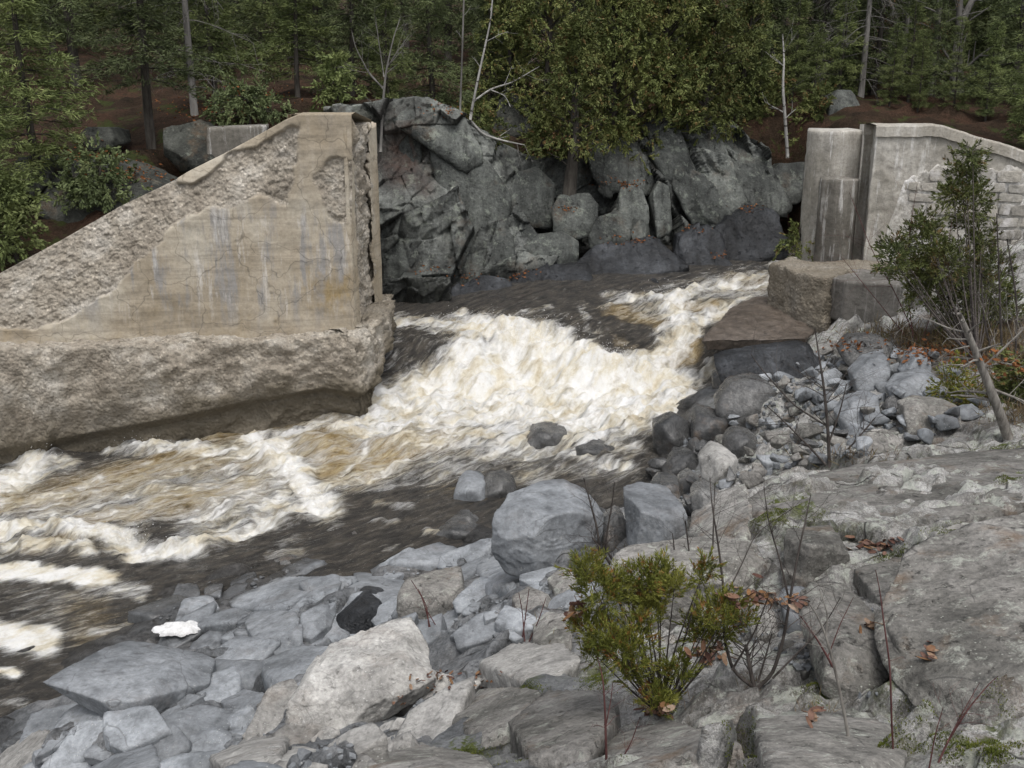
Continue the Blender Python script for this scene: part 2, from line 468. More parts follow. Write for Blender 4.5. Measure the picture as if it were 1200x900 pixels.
# forest floor: needle litter, leaf litter, moss and rock showing through
t = NT("forest_litter")
c = t.ramp(t.noise(.7, 6, .65), (.35, (.022, .016, .011)), (.5, (.045, .03, .02)), (.62, (.07, .04, .027)), (.72, (.035, .035, .02)))
c = t.mix(c, t.ramp(t.noise(14, 5, .7), (.3, .4), (.5, 1.0), (.7, 1.6)), .9, 'MULTIPLY')
c = t.mix(c, (.05, .065, .02), t.ramp(t.noise(.9, 5, .7, t.scale(1, 1, 1, rot=(0, 0, 1))), (.56, 0.0), (.62, .8)))
MAT['litter'] = t.done(c, .95, t.bump(t.noise(11, 6, .75), 1.0, .12), .1)
t = NT("river_bed"); MAT['bed'] = t.done(t.ramp(t.noise(2, 4), (.3, (.02, .018, .015)), (.7, (.06, .052, .04))), .7, t.bump(t.noise(5, 4), .8, .1))

# ------------------------------------------------------------------ bank: bedrock sheet between the water and the camera
BP = [(1200, 900, 4.05), (1100, 800, 3.6), (1190, 640, 3.15), (1190, 540, 2.4), (1190, 518, 2.15), (1000, 545, 2.25), (870, 568, 2.05),
      (870, 600, 2.35), (1000, 600, 2.7), (900, 638, 2.85), (760, 650, 1.9), (720, 665, 1.75),
      (880, 705, 2.62), (990, 690, 2.95), (1080, 720, 3.2), (760, 720, 2.05), (820, 790, 2.85), (800, 885, 3.2), (700, 800, 2.4), (600, 880, 2.35),
      (600, 770, 1.45), (680, 720, 1.7), (640, 662, .35), (560, 690, .35), (500, 700, .05), (430, 720, -.1), (430, 830, .95), (300, 850, .6),
      (300, 705, -.55), (200, 860, .25), (140, 800, -.45), (60, 880, -.5), (230, 740, -.7), (200, 700, -1.0), (0, 850, -1.15), (60, 820, -.95),
      (0, 700, -1.8), (100, 720, -1.6), (100, 640, -2.0), (0, 600, -2.2), (300, 600, -1.7), (300, 660, -1.25), (420, 640, -.95), (480, 650, -.65), (400, 560, -1.6), (520, 585, -.7), (600, 560, -.75), (700, 600, -.35), (740, 585, -.25),
      (760, 560, -.35), (700, 500, -1.0), (560, 500, -1.6), (700, 440, -1.2), (560, 430, -1.4), (480, 470, -1.6), (300, 520, -2.2), (100, 560, -2.4),
      (780, 500, -.25), (820, 540, .3), (810, 580, .75), (850, 500, .5), (860, 450, .75), (840, 420, .2), (900, 480, .9), (960, 450, 1.15), (1000, 490, 1.2), (1080, 500, 1.6), (1060, 430, 1.45), (970, 400, 1.05),
      (920, 410, .8), (870, 385, .7), (880, 350, .7), (900, 320, .4), (800, 350, .3), (700, 365, .1), (560, 375, -.3), (480, 390, -.6), (920, 300, .5),
      (1140, 430, 1.9), (1200, 420, 2.2), (1200, 350, 2.4), (1050, 350, 2.0), (1300, 480, 2.6), (1300, 350, 2.7), (1400, 600, 3.4), (1000, 300, 2.0)]
_bp = np.array([at_height(*p) for p in BP])
_extra = np.array([(0, 3.2, 4.1), (-1.5, 4.0, 3.6), (0, 2, 4.9), (2.5, 2.2, 4.9), (-4, 6, 1.6), (-7, 8, -.3), (-3, 3.2, 3.6), (6, 3, 4.6), (8, 8, 4.0)])
_bp = np.concatenate([_bp, _extra])
bank_tps = TPS(_bp[:, :2], _bp[:, 2], reg=4e-4)

WP = [(930, 322, 1.42), (870, 338, 1.32), (800, 345, 1.25), (740, 358, 1.15), (690, 372, 1.08), (640, 378, 1.02), (560, 380, .86), (480, 388, .72),
      (540, 410, .70), (470, 420, .62), (700, 400, .86), (760, 400, .72), (800, 380, .9), (740, 425, .42), (650, 405, .6), (600, 418, .36), (800, 430, .25), (500, 450, .12), (450, 462, .06),
      (640, 435, .2), (700, 445, .2), (780, 460, .08), (600, 455, .02), (520, 475, -.05), (700, 480, -.05), (600, 500, -.12), (760, 510, -.1),
      (480, 505, -.16), (420, 510, -.22), (560, 540, -.28), (680, 540, -.22), (450, 550, -.42), (380, 545, -.38), (330, 520, -.34), (250, 530, -.5), (300, 580, -.62), (150, 545, -.7),
      (60, 560, -.85), (0, 590, -.9), (200, 610, -.8), (260, 640, -.84), (100, 640, -.92), (0, 660, -1.0), (0, 760, -1.05), (0, 850, -1.05), (120, 700, -1.0),
      (400, 600, -.6), (500, 600, -.42), (600, 580, -.33), (720, 580, -.28), (400, 660, -.72), (300, 680, -.86), (-150, 640, -1.05), (-150, 800, -1.1), (940, 305, 1.5), (300, 480, -.35), (100, 500, -.8)]
_wp = np.array([at_height(*p) for p in WP])
water_tps = TPS(_wp[:, :2], _wp[:, 2], reg=2e-4)

DA, DL = .0029, .0053
AA = np.arange(-.70, .7601, DA)
LY = np.exp(np.arange(math.log(2.2), math.log(30.0), DL))
A2, Y2 = np.meshgrid(AA, LY); X2 = A2 * Y2
base = np.clip(bank_tps(X2, Y2), -2.6, 6.0)
wl = water_tps(X2, Y2)
above = base - wl
UU, VV = project(X2, Y2, base)
upper = sstep(0, 1, (UU - 640) / 200 + (VV - 640) / 500 * .9 + .25 * fbm2(X2, Y2, 3, 5))
upper = np.clip(np.maximum(upper, sstep(690, 840, UU) * sstep(535, 560, VV)), 0, 1)
upper *= 1 - sstep(.9, .2, above) * (1 - sstep(840, 900, UU))
pilez = sstep(1.0, 0, (VV - 545) / 30) * sstep(760, 820, UU)
h1, e1 = facets(X2, Y2, 1.25, .55, 1.9, 3, .13, .32, .10, .05)
h2, e2 = facets(X2, Y2, .42, .35, 1.7, 8, .05, .42, .04, .08)
h3, e3 = facets(X2, Y2, .14, .9, 1.5, 12, .012, .35)
k1, q1 = facets(X2, Y2, 1.7, -.35, 2.2, 21, .07, .16, .14, .03)
k2, q2 = facets(X2, Y2, .5, -.2, 2.0, 28, .02, .22, .025, .07)
def _bl(a, n):
    for _ in range(n):
        p = np.pad(a, 1, mode='edge'); a = (p[1:-1, 1:-1] * 2 + p[:-2, 1:-1] + p[2:, 1:-1] + p[1:-1, :-2] + p[1:-1, 2:]) / 6
    return a
h1 = _bl(h1, 9); h2 = _bl(h2, 5); h3 = _bl(h3, 2); k1 = _bl(k1, 1); k2 = _bl(k2, 1)
rough_low = .75 * h1 + .75 * h2 + .6 * h3
k3, q3 = facets(X2, Y2, .16, .2, 1.8, 36, .012, .45, .006, .08, .1)
sb1 = (Y2 * .95 - X2 * .33) * 1.05 + .55 * fbm2(X2 * .5, Y2 * .5, 4, 350)
fr1 = sb1 - np.floor(sb1); lv1 = _h(np.floor(sb1), 0 * sb1, 0 * sb1, 351)
sb2 = (Y2 * .9 - X2 * .45) * 3.4 + .8 * fbm2(X2 * .9, Y2 * .9, 4, 353)
fr2 = sb2 - np.floor(sb2); lv2 = _h(np.floor(sb2), np.floor(X2 * .6 + lv1 * 3), 0 * sb2, 354)
beds = -.08 * (fr1 - .5) * (.4 + lv1) - .03 * (fr2 - .5) * lv2 * 1.4
rough_up = beds + k1 + k2 + _bl(k3, 1) + .03 * fbm2(X2 * 1.3, Y2 * 1.3, 5, 33)
det = rough_low * (1 - upper) + rough_up * upper + .012 * fbm2(X2 * 9, Y2 * 9, 3, 40)
det *= np.where(above > -.4, 1, .6)
BZ = base + det
joint = np.minimum(np.where(upper > .5, q1 * 9, e1 * 8), np.where(upper > .5, q2 * 5 + .15, e2 * 5 + .1))
joint = np.clip(joint, 0, 1)
wet = np.maximum(sstep(.42, .05, BZ - wl), 0) * sstep(-99, -98, UU)
moss_sp = [(940, 598, 14, 10), (935, 608, 26, 6), (1110, 662, 40, 6), (1190, 638, 30, 9), (1140, 676, 45, 5), (1165, 530, 30, 6), (1040, 790, 22, 16), (1165, 850, 16, 26), (960, 800, 16, 18), (1150, 880, 40, 14),
           (1010, 878, 40, 12), (545, 890, 25, 9), (650, 880, 45, 10), (610, 810, 20, 6), (830, 590, 10, 5), (1080, 850, 24, 22), (905, 600, 16, 5), (690, 700, 14, 5), (860, 880, 40, 14), (900, 610, 30, 8), (950, 625, 40, 5), (1130, 625, 40, 6), (1085, 740, 14, 40), (870, 690, 20, 8), (640, 865, 40, 14), (700, 790, 16, 20), (1180, 560, 20, 5), (990, 760, 10, 30), (1060, 655, 30, 5), (620, 860, 20, 8)]
moss = np.zeros_like(BZ)
for (mu, mv, ru, rv) in moss_sp:
    moss = np.maximum(moss, 1.25 * np.exp(-(((UU - mu) / ru) ** 2 + ((VV - mv) / rv) ** 2)))
moss = np.maximum(moss, .55 * (1 - sstep(0, .25, joint)) * upper * sstep(-.1, .5, fbm2(X2 * .8, Y2 * .8, 3, 71)))

soil = np.clip(1.4 * np.exp(-((UU - 1130) / 95) ** 2 - ((VV - 400) / 34) ** 2) + 1.2 * np.exp(-((UU - 1210) / 60) ** 2 - ((VV - 450) / 45) ** 2) + .4 * fbm2(X2 * 1.5, Y2 * 1.5, 4, 361) - .25, 0, 1) * (VV < 505)

def bank_z(x, y):
    a = np.clip(x / np.maximum(y, .1), AA[0], AA[-2] + .002); yy = np.clip(y, LY[0], LY[-2])
    fa = (a - AA[0]) / DA; fy = (np.log(yy) - math.log(2.2)) / DL
    ia = np.clip(fa.astype(int), 0, len(AA) - 2); iy = np.clip(fy.astype(int), 0, len(LY) - 2); ta = fa - ia; ty = fy - iy
    return (BZ[iy, ia] * (1 - ta) + BZ[iy, ia + 1] * ta) * (1 - ty) + (BZ[iy + 1, ia] * (1 - ta) + BZ[iy + 1, ia + 1] * ta) * ty

def hit(u, v, lift=0.0):
    """where the line of sight through a picture point meets the bank"""
    d = ray(u, v); s_ = np.arange(2.3, 34, .02)
    P = np.array([0, 0, CAM_H])[None] + d[None] * s_[:, None]
    b = bank_z(P[:, 0], P[:, 1]) + lift
    k = np.argmax(P[:, 2] < b)
    return P[k]

bq = grid_quads(*X2.shape)
bq = bq[(BZ - wl).ravel()[bq].max(1) > -.9]          # drop the bed deep under the river
rock_bank = obj("rock_bank", make_mesh("rock_bank", np.stack([X2, Y2, BZ], -1), bq, smooth=True, attrs={"soil": soil, "upper": upper, "wet": wet, "moss": moss, "joint": joint}), MAT['bank'])
tag(rock_bank, kind="structure")

# ------------------------------------------------------------------ the river
def sample_poly(pts, n=40):
    pts = np.array(pts, float); d = np.concatenate([[0], np.cumsum(np.linalg.norm(np.diff(pts, axis=0), axis=1))])
    s_ = np.linspace(0, d[-1], n)
    return np.stack([np.interp(s_, d, pts[:, i]) for i in range(pts.shape[1])], 1)

WA = np.arange(-.66, .36, .0023)
WL = np.exp(np.arange(math.log(8.5), math.log(40.0), .0039))
WA2, WY = np.meshgrid(WA, WL); WX = WA2 * WY
wz0 = np.clip(water_tps(WX, WY), -1.15, 1.7)
WU, WV = project(WX, WY, wz0)

spine = np.array([at_height(*p)[:2] for p in [(960, 305, 1.5), (900, 328, 1.4), (800, 352, 1.2), (740, 385, .9), (690, 425, .3), (600, 470, 0), (500, 508, -.2), (400, 545, -.4), (280, 572, -.6), (150, 600, -.8), (0, 640, -.95), (-200, 690, -1.05)]])
spine = sample_poly(spine, 160)
for _ in range(60): spine[1:-1] = .5 * spine[1:-1] + .25 * (spine[:-2] + spine[2:])
sarc = np.concatenate([[0], np.cumsum(np.linalg.norm(np.diff(spine, axis=0), axis=1))])
stan = np.gradient(spine, axis=0); stan /= np.linalg.norm(stan, axis=1)[:, None]
flowS = np.empty(WX.size); flowN = np.empty(WX.size)
fx, fy = WX.ravel(), WY.ravel()
for i in range(0, fx.size, 20000):
    dx = fx[i:i + 20000, None] - spine[None, :, 0]; dy = fy[i:i + 20000, None] - spine[None, :, 1]
    d2 = dx * dx + dy * dy; wgt = 1.0 / (d2 + .15) ** 3; wgt /= wgt.sum(1)[:, None]
    flowS[i:i + 20000] = (wgt * (sarc[None] + dx * stan[None, :, 0] + dy * stan[None, :, 1])).sum(1)
    flowN[i:i + 20000] = (wgt * (-dx * stan[None, :, 1] + dy * stan[None, :, 0])).sum(1)
flowS = flowS.reshape(WX.shape); flowN = flowN.reshape(WX.shape)

# brush strokes: (points in the picture, half width in picture units, strength)
WHITE = [
 ([(330, 540), (200, 572), (100, 595), (-20, 615)], 36, .50), ([(320, 560), (250, 610)], 26, .60), ([(430, 512), (560, 518), (710, 510)], 20, .66), ([(390, 560), (470, 556), (560, 545)], 12, .42), ([(600, 556), (740, 548)], 9, .40), ([(430, 470), (600, 478), (780, 478)], 22, .9), ([(430, 490), (330, 515), (260, 535)], 20, .42), ([(540, 530), (430, 560)], 14, .40), ([(800, 350), (880, 335)], 18, .45), ([(700, 400), (620, 375)], 16, .16), ([(480, 420), (500, 400)], 18, .15), ([(420, 520), (520, 500), (600, 490)], 26, .45), ([(640, 440), (560, 450), (740, 450)], 26, 1.1), ([(-20, 674), (20, 670), (80, 672), (125, 675)], 8, 1.35), ([(-20, 742), (20, 748), (45, 752)], 14, 1.35), ([(-20, 788), (15, 790)], 6, 1.1), ([(60, 700), (110, 700), (150, 690)], 9, .35), ([(80, 745), (130, 735)], 7, .3), ([(620, 470), (700, 470)], 24, .85), ([(760, 365), (830, 352), (900, 335)], 14, .45),
 ([(470, 378), (520, 382), (560, 388), (600, 384)], 8, .75), ([(560, 392), (600, 396), (640, 405), (655, 420)], 17, 1.0), ([(545, 415), (600, 425)], 15, .95), ([(545, 372), (550, 385)], 7, .7),
 ([(500, 455), (560, 440), (640, 432), (700, 440), (770, 450)], 20, 1.1), ([(600, 410), (650, 425), (680, 420), (720, 440), (790, 455)], 14, 1.1),
 ([(440, 470), (520, 468), (620, 470), (720, 474), (800, 468)], 18, .9), ([(400, 500), (480, 490), (580, 492), (680, 500), (740, 495)], 15, .82), ([(500, 500), (560, 515), (620, 500)], 12, .7),
 ([(920, 325), (880, 330), (850, 333), (800, 347), (770, 352), (740, 352)], 7, .8), ([(800, 347), (785, 360), (800, 378), (790, 395), (780, 420), (770, 440)], 9, .85), ([(850, 365), (820, 378), (800, 395), (785, 430)], 8, .75), ([(885, 350), (850, 362)], 5, .6),
 ([(740, 352), (715, 358)], 6, .5), ([(710, 345), (730, 350)], 5, .4), ([(830, 425), (818, 445)], 4, .65), ([(680, 362), (686, 376)], 4, .45), ([(690, 385), (700, 392)], 4, .4),
 ([(430, 490), (380, 500), (330, 512), (300, 530)], 8, .75), ([(300, 515), (325, 530), (345, 560), (370, 585), (380, 598)], 14, .95), ([(385, 597), (340, 605), (300, 618), (260, 632), (220, 645), (160, 646)], 9, 1.0), ([(335, 585), (310, 600)], 12, .7),
 ([(300, 528), (250, 530), (200, 526), (160, 524), (130, 530)], 7, .8), ([(52, 525), (40, 545), (10, 565), (-30, 575)], 15, .95), ([(60, 545), (80, 548)], 8, .6),
 ([(120, 560), (60, 585), (0, 595)], 6, .6), ([(250, 545), (180, 565), (110, 590), (20, 608)], 6, .62), ([(260, 570), (190, 590), (140, 600)], 5, .55), ([(280, 590), (220, 606), (170, 618)], 4, .5),
 ([(-20, 618), (60, 615), (110, 626), (155, 634)], 10, .95), ([(0, 640), (60, 640), (100, 642)], 7, .75), ([(432, 530), (420, 545), (405, 555)], 4, .7), ([(440, 505), (420, 520)], 5, .5), ([(370, 515), (355, 530)], 5, .5),
 ([(470, 545), (430, 560), (390, 570), (360, 575)], 6, .7), ([(560, 530), (510, 545), (470, 552)], 5, .5), ([(520, 545), (580, 540), (640, 545)], 4, .36), ([(640, 525), (690, 540), (725, 545)], 6, .6), ([(700, 545), (735, 545)], 4, .75), ([(745, 525), (725, 530)], 6, .55),
 ([(400, 575), (460, 570)], 5, .42), ([(450, 590), (480, 592)], 4, .42), ([(440, 610), (460, 611)], 3, .45), ([(500, 622), (512, 625)], 4, .5), ([(310, 650), (350, 645)], 4, .36), ([(325, 640), (345, 632)], 5, .3), ([(450, 640), (480, 640)], 5, .3),
 ([(400, 460), (440, 468), (470, 462)], 5, .5), ([(130, 690), (160, 695), (160, 700)], 5, .5), ([(100, 685), (150, 690), (165, 690)], 4, .5), ([(140, 735), (175, 718), (185, 705)], 4, .5), ([(110, 740), (140, 735)], 3, .5), ([(30, 700), (80, 720), (70, 740)], 20, .26), ([(0, 820), (60, 828)], 4, .4), ([(540, 560), (590, 562)], 4, .35), ([(910, 312), (930, 305)], 5, .6),
 ([(455, 430), (465, 400)], 5, .3), ([(520, 420), (500, 445)], 6, .4), ([(600, 370), (650, 362)], 3, .45), ([(780, 470), (800, 480)], 6, .5),
]
AMBER = [
 ([(860, 330), (890, 332), (915, 325)], 8, .55), ([(835, 362), (800, 364)], 6, .8), ([(880, 362), (840, 370)], 6, .6), ([(775, 380), (720, 366)], 8, .55), ([(805, 405), (790, 425)], 9, .9), ([(750, 420), (725, 400)], 8, .25),
 ([(720, 455), (660, 450), (600, 455)], 8, .35), ([(590, 435), (570, 458)], 7, .4), ([(700, 470), (740, 465)], 6, .4), ([(470, 482), (520, 478)], 5, .35),
 ([(370, 525), (400, 530), (390, 545)], 15, .9), ([(425, 515), (400, 510)], 8, .8), ([(440, 540), (480, 520), (520, 510)], 14, .95), ([(460, 540), (430, 555)], 8, .85), ([(560, 512), (530, 520)], 7, .6),
 ([(290, 545), (310, 540)], 8, .8), ([(250, 540), (200, 545), (140, 560), (60, 580), (0, 590)], 13, .72), ([(190, 590), (250, 580), (290, 570)], 12, .78), ([(100, 610), (160, 600)], 8, .85), ([(310, 555), (330, 565)], 9, .6), ([(40, 640), (100, 632)], 8, .55),
 ([(290, 500), (250, 515), (330, 490), (420, 475)], 12, .65), ([(340, 570), (310, 560)], 10, .45), ([(240, 600), (300, 590), (280, 580)], 7, .45), ([(100, 715), (110, 740)], 20, .3), ([(510, 560), (560, 575)], 14, .2),
]
def stroke(S, soft):
    f = np.zeros(WX.shape)
    wu = WU + 7 * fbm2(flowS * 1.1, flowN * 2.2, 3, 90); wv = WV + 4 * fbm2(flowS * 1.1 + 40, flowN * 2.2, 3, 95)
    for pts, w, val in S:
        P = sample_poly(pts, 14)
        lo, hi = P.min(0) - 3.2 * w * 1.6, P.max(0) + 3.2 * w * 1.6
        m = (wu > lo[0]) & (wu < hi[0]) & (wv > lo[1]) & (wv < hi[1])
        if not m.any(): continue
        d = np.full(m.sum(), 1e9)
        for p in P: d = np.minimum(d, np.hypot((wu[m] - p[0]) / 1.6, wv[m] - p[1]))
        f[m] = np.maximum(f[m], val * (1 - sstep(.1, soft, d / w)))
    return f
foam = stroke(WHITE, 2.1); amber = stroke(AMBER, 2.2)

# wave shape: long ridges along the current, boils in the white water, small chop everywhere
zone = sstep(0, .5, np.maximum(foam, amber * .8))
rid = 1 - np.abs(fbm2(flowS * .55, flowN * 1.6, 3, 61)); rid2 = 1 - np.abs(fbm2(flowS * 1.2 + 5, flowN * 3.2, 3, 64))
boil = fbm2(WX * 1.5, WY * 1.5, 4, 66, .55); boil2 = fbm2(WX * 5.5, WY * 5.5, 3, 68, .6); boil3 = fbm2(WX * 15, WY * 15, 2, 69, .6)
chop = fbm2(flowS * 2.2, flowN * 4.5, 4, 70)
far = sstep(26, 22, WY)
spread = sstep(.25, .9, foam)
calm = sstep(652, 668, WV) * (1 - sstep(170, 260, WU)); spread = spread * (1 - .93 * calm); zone = zone * (1 - .9 * calm)
wz = wz0 + zone * (.14 * (rid - .55) + .05 * (rid2 - .55)) + spread * (.13 * boil + .045 * boil2 + .016 * boil3) + (.022 + .006 * zone) * chop
for (u, v, ru, rv, a) in [(600, 400, 70, 20, .34), (690, 428, 70, 14, .32), (745, 438, 40, 10, .2), (52, 528, 26, 14, .42), (160, 522, 40, 8, .12), (60, 618, 60, 9, .16), (330, 608, 45, 10, .14), (240, 640, 40, 6, .12), (700, 375, 45, 12, .10), (490, 405, 45, 14, .16),
                          (390, 522, 40, 14, .14), (470, 520, 60, 12, .16), (800, 350, 40, 8, .15), (880, 330, 30, 6, .15), (265, 595, 60, 8, .1), (780, 400, 22, 25, .15)]:
    wz = wz + a * np.exp(-((WU - u) / ru) ** 2 - ((WV - v) / rv) ** 2) * (1 + .5 * fbm2(WX * 3, WY * 3, 3, 81))
wq = grid_quads(*WX.shape)
wq = wq[(wz - bank_z(WX, WY)).ravel()[wq].max(1) > -.35]   # no water inside the bank
river = obj("river_water", make_mesh("river_water", np.stack([WX, WY, wz], -1), wq, smooth=True, attrs={"foam": foam, "amber": amber}, uv=np.stack([flowS.ravel(), flowN.ravel()], 1)), None)
tag(river, kind="structure")

t = NT("rapid_water")
uvn = t.new("ShaderNodeUVMap"); uvn.uv_map = "flow"; fl = uvn.outputs[0]
fo, am = t.attr("foam"), t.attr("amber")
st1 = t.noise(1.0, 6, .68, t.scale(1.6, 6.5, 1, fl), .6); st2 = t.noise(1.0, 6, .75, t.scale(6, 20, 1, fl), .5); fine = t.noise(26, 6, .8)
lace = t.vor(1.0, 'DISTANCE_TO_EDGE', t.warp(.35, 2.0, t.scale(2.4, 5.5, 1, fl)))
base_f = t.math('MAXIMUM', fo, t.math('MULTIPLY', am, .36))
fz = t.math('ADD', base_f, t.math('MULTIPLY', t.math('SUBTRACT', st1, .5), 1.5))
fz = t.math('ADD', fz, t.math('MULTIPLY', t.math('SUBTRACT', st2, .5), .65))
fz = t.math('ADD', fz, t.math('MULTIPLY', t.math('SUBTRACT', fine, .5), .3))
cover = t.ramp(fz, (.18, 0.0), (.40, .30), (.62, .74), (.95, 1.0))
flk = t.math('MULTIPLY', t.ramp(t.noise(1.0, 6, .8, t.scale(5, 14, 1, fl)), (.60, 0.0), (.68, .55)), t.ramp(t.noise(1.0, 3, .6, t.scale(.7, 1.2, 1, fl)), (.40, .15), (.6, 1.0)))  # foam flecks, also painted in place of sky glints on dark water
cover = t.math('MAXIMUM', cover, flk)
cream = t.ramp(t.noise(1.0, 6, .68, t.scale(1.1, 2.2, 1, fl)), (.34, (.50, .435, .32)), (.43, (.62, .58, .48)), (.52, (.70, .69, .655)), (.62, (.75, .75, .74)))
shade = t.ramp(t.noise(3.2, 9, .72, t.warp(.25, 2.5)), (.32, (.55, .50, .42)), (.43, (.86, .84, .80)), (.5, (.97, .97, .96)), (.56, (1, 1, 1)))
cream = t.mix(cream, shade, t.ramp(fo, (.5, .85), (1.0, .7)), 'MULTIPLY')
ambc = t.ramp(t.noise(1.0, 6, .72, t.scale(3, 10, 1, fl)), (.32, (.10, .07, .028)), (.5, (.29, .21, .095)), (.66, (.50, .41, .24)))
amf = t.ramp(t.math('ADD', am, t.math('MULTIPLY', t.math('SUBTRACT', st1, .5), 1.0)), (.15, 0.0), (.75, 1.0))
deep = t.ramp(t.noise(1.0, 6, .68, t.scale(2.0, 5.5, 1, fl)), (.30, (.016, .015, .014)), (.46, (.045, .042, .038)), (.6, (.085, .075, .062)), (.74, (.16, .155, .148)))
body = t.mix(deep, ambc, amf)
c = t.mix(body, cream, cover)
rough = t.mix((.07, .07, .07), (.75, .75, .75), t.math('MAXIMUM', cover, t.math('MULTIPLY', amf, .45)))
hh = t.math('ADD', t.math('MULTIPLY', st2, .6), t.math('MULTIPLY', fine, .5)); 
hh = t.math('ADD', hh, t.math('MULTIPLY', t.noise(1.0, 4, .65, t.scale(9, 22, 1, fl)), .5))
hh = t.mix(hh, t.math('MULTIPLY', t.noise(11, 7, .75), .55), t.ramp(cover, (.35, 0.0), (.9, .9)))
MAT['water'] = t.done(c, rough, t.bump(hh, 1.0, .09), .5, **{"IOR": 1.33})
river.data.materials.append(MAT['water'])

# bed below everything and out to the horizon
gx = np.array([-600, -300, -120, -40, -10, 10, 40, 120, 300, 600.]); gy = np.array([-300, -60, 0, 20, 60, 150, 300, 700.])
GX, GY = np.meshgrid(gx, gy)
ground = obj("ground", make_mesh("ground", np.stack([GX, GY, np.full_like(GX, -3.2)], -1), grid_quads(*GX.shape)), MAT['bed']); tag(ground, kind="structure")

# ------------------------------------------------------------------ the wooded slope behind
FP = [(-300, 330, 21), (-100, 330, 22), (0, 300, 24), (60, 270, 25.5), (130, 215, 27.5), (200, 165, 31), (300, 128, 33), (420, 118, 33), (480, 118, 32.6), (560, 165, 34), (640, 160, 36.5), (760, 150, 37.5), (880, 150, 38.5), (960, 130, 39), (1100, 135, 37), (1200, 160, 35), (1350, 160, 34),
      (-300, 150, 34), (0, 110, 40), (200, 95, 42), (420, 85, 44), (640, 95, 47), (900, 100, 48), (1200, 100, 46), (1500, 110, 45), (1300, 230, 27), (1150, 200, 29),
      (-500, 40, 90), (0, 20, 95), (600, 20, 100), (1200, 30, 100), (1700, 40, 95), (0, -60, 190), (600, -60, 200), (1200, -60, 200)]
_fp = np.array([at_depth(*p) for p in FP])
floor_tps = TPS(_fp[:, :2], _fp[:, 2], reg=1e-4)
CLX = np.array([-9.6, -8.3, -4.6, -3.2, -1.1, 1.2, 3.0, 5.2, 8.4, 10.2, 11.5, 12.6, 16, 40])      # crest line of the far cliff
CLY = np.array([30.5, 31.5, 32.2, 32.4, 33.6, 35.0, 36.0, 36.6, 37.6, 38.0, 35.5, 30.5, 29.3, 26])
def floor_z(x, y):
    z = floor_tps(x, y)
    return z
fa = np.arange(-1.0, 1.0, .010); fyv = np.exp(np.arange(math.log(22.0), math.log(330.0), .013))
FA, FY = np.meshgrid(fa, fyv); FX = FA * FY
FZ = floor_z(FX, FY)
edge = np.interp(FX, CLX, CLY)
gorge = sstep(.9, -.6, FY - edge) * sstep(-10.5, -8.8, FX)
FZ = FZ * (1 - gorge) + np.minimum(FZ, -1.5) * gorge
hf, ef = facets(FX, FY, 1.6, .3, 1.4, 44, .25, .25)
rocky = sstep(0, .4, fbm2(FX * .35, FY * .35, 3, 46))
FZ = FZ + np.where(FY < 60, 1, 0) * (hf * rocky * .8 + .14 * fbm2(FX * .9, FY * .9, 4, 47))
forest_floor = obj("forest_floor", make_mesh("forest_floor", np.stack([FX, FY, FZ], -1), grid_quads(*FX.shape)), MAT['litter']); tag(forest_floor, kind="structure")

# ------------------------------------------------------------------ the far cliff
SB = [(380, 385, .6), (455, 372, .75), (500, 374, .85), (560, 362, .95), (640, 345, 1.05), (700, 335, 1.12), (780, 318, 1.22), (850, 306, 1.32), (910, 292, 1.4), (960, 285, 1.45), (1060, 285, 1.5)]
sb = np.array([at_height(u, v, z - .5) for u, v, z in SB])
ST = [(380, 128, 31.9), (440, 122, 32.1), (485, 112, 32.4), (545, 138, 33.2), (620, 185, 34.6), (700, 188, 35.3), (765, 158, 36.0), (858, 146, 37.0), (905, 200, 37.6), (935, 235, 37.8), (1060, 230, 37.8)]
stp = np.array([at_depth(*p) for p in ST])
ns, nt = 440, 260
sv = np.linspace(0, 1, ns)
ub = np.linspace(0, 1, len(SB))
def smooth_curve(P):
    Q = np.stack([np.interp(sv, ub, P[:, i]) for i in range(3)], 1)
    for _ in range(120): Q[1:-1] = .5 * Q[1:-1] + .25 * (Q[:-2] + Q[2:])
    return Q
cb, ct = smooth_curve(sb), smooth_curve(stp)
tv = np.linspace(-.08, 1.22, nt)
Cp = np.empty((nt, ns, 3))
for i, tt in enumerate(tv):
    if tt <= 1:
        q = cb + (ct - cb) * np.array([tt, .25 * tt + .75 * max(tt, 0) ** 1.6 if tt > 0 else 0, tt])
    else:
        k = (tt - 1) / .22
        q = ct + np.array([0, 2.2 * k, .25 * k - .9 * k * k])
    Cp[i] = q
seg = np.concatenate([[0], np.cumsum(np.linalg.norm(np.diff((cb + ct) / 2, axis=0), axis=1))])
SX = np.broadcast_to(seg[None], (nt, ns)); SZ = Cp[..., 2] + .3 * (Cp[..., 1] - Cp[..., 1].min())
right = sstep(8.5, 11.5, SX + .8 * fbm2(SX * .3, SZ * .3, 2, 3))
c1, ce1 = facets(SX, SZ, 2.6, .95, 1.5, 101, .45, .50, .04, .02, .05)
c2, ce2 = facets(SX, SZ, .85, .7, 1.8, 105, .10, .42, .03, .04, .05); c3, ce3 = facets(SX, SZ, .24, .9, 2.2, 107, .02, .38, .008, .05, .05)
d1, de1 = facets(SX, SZ, .95, -.95, 4.2, 111, .40, .65, .08, .04, .1)
d2, de2 = facets(SX, SZ, .32, -.92, 4.5, 115, .12, .6, .03, .06, .1)
disp = (c1 + c2) * (1 - right) + (d1 + d2) * right + c3
disp = disp + .025 * fbm2(SX * 2.2, SZ * 2.2, 4, 118) + .5 * fbm2(SX * .25, SZ * .3, 2, 119)
CU, CV = project(Cp[..., 0], Cp[..., 1], Cp[..., 2])
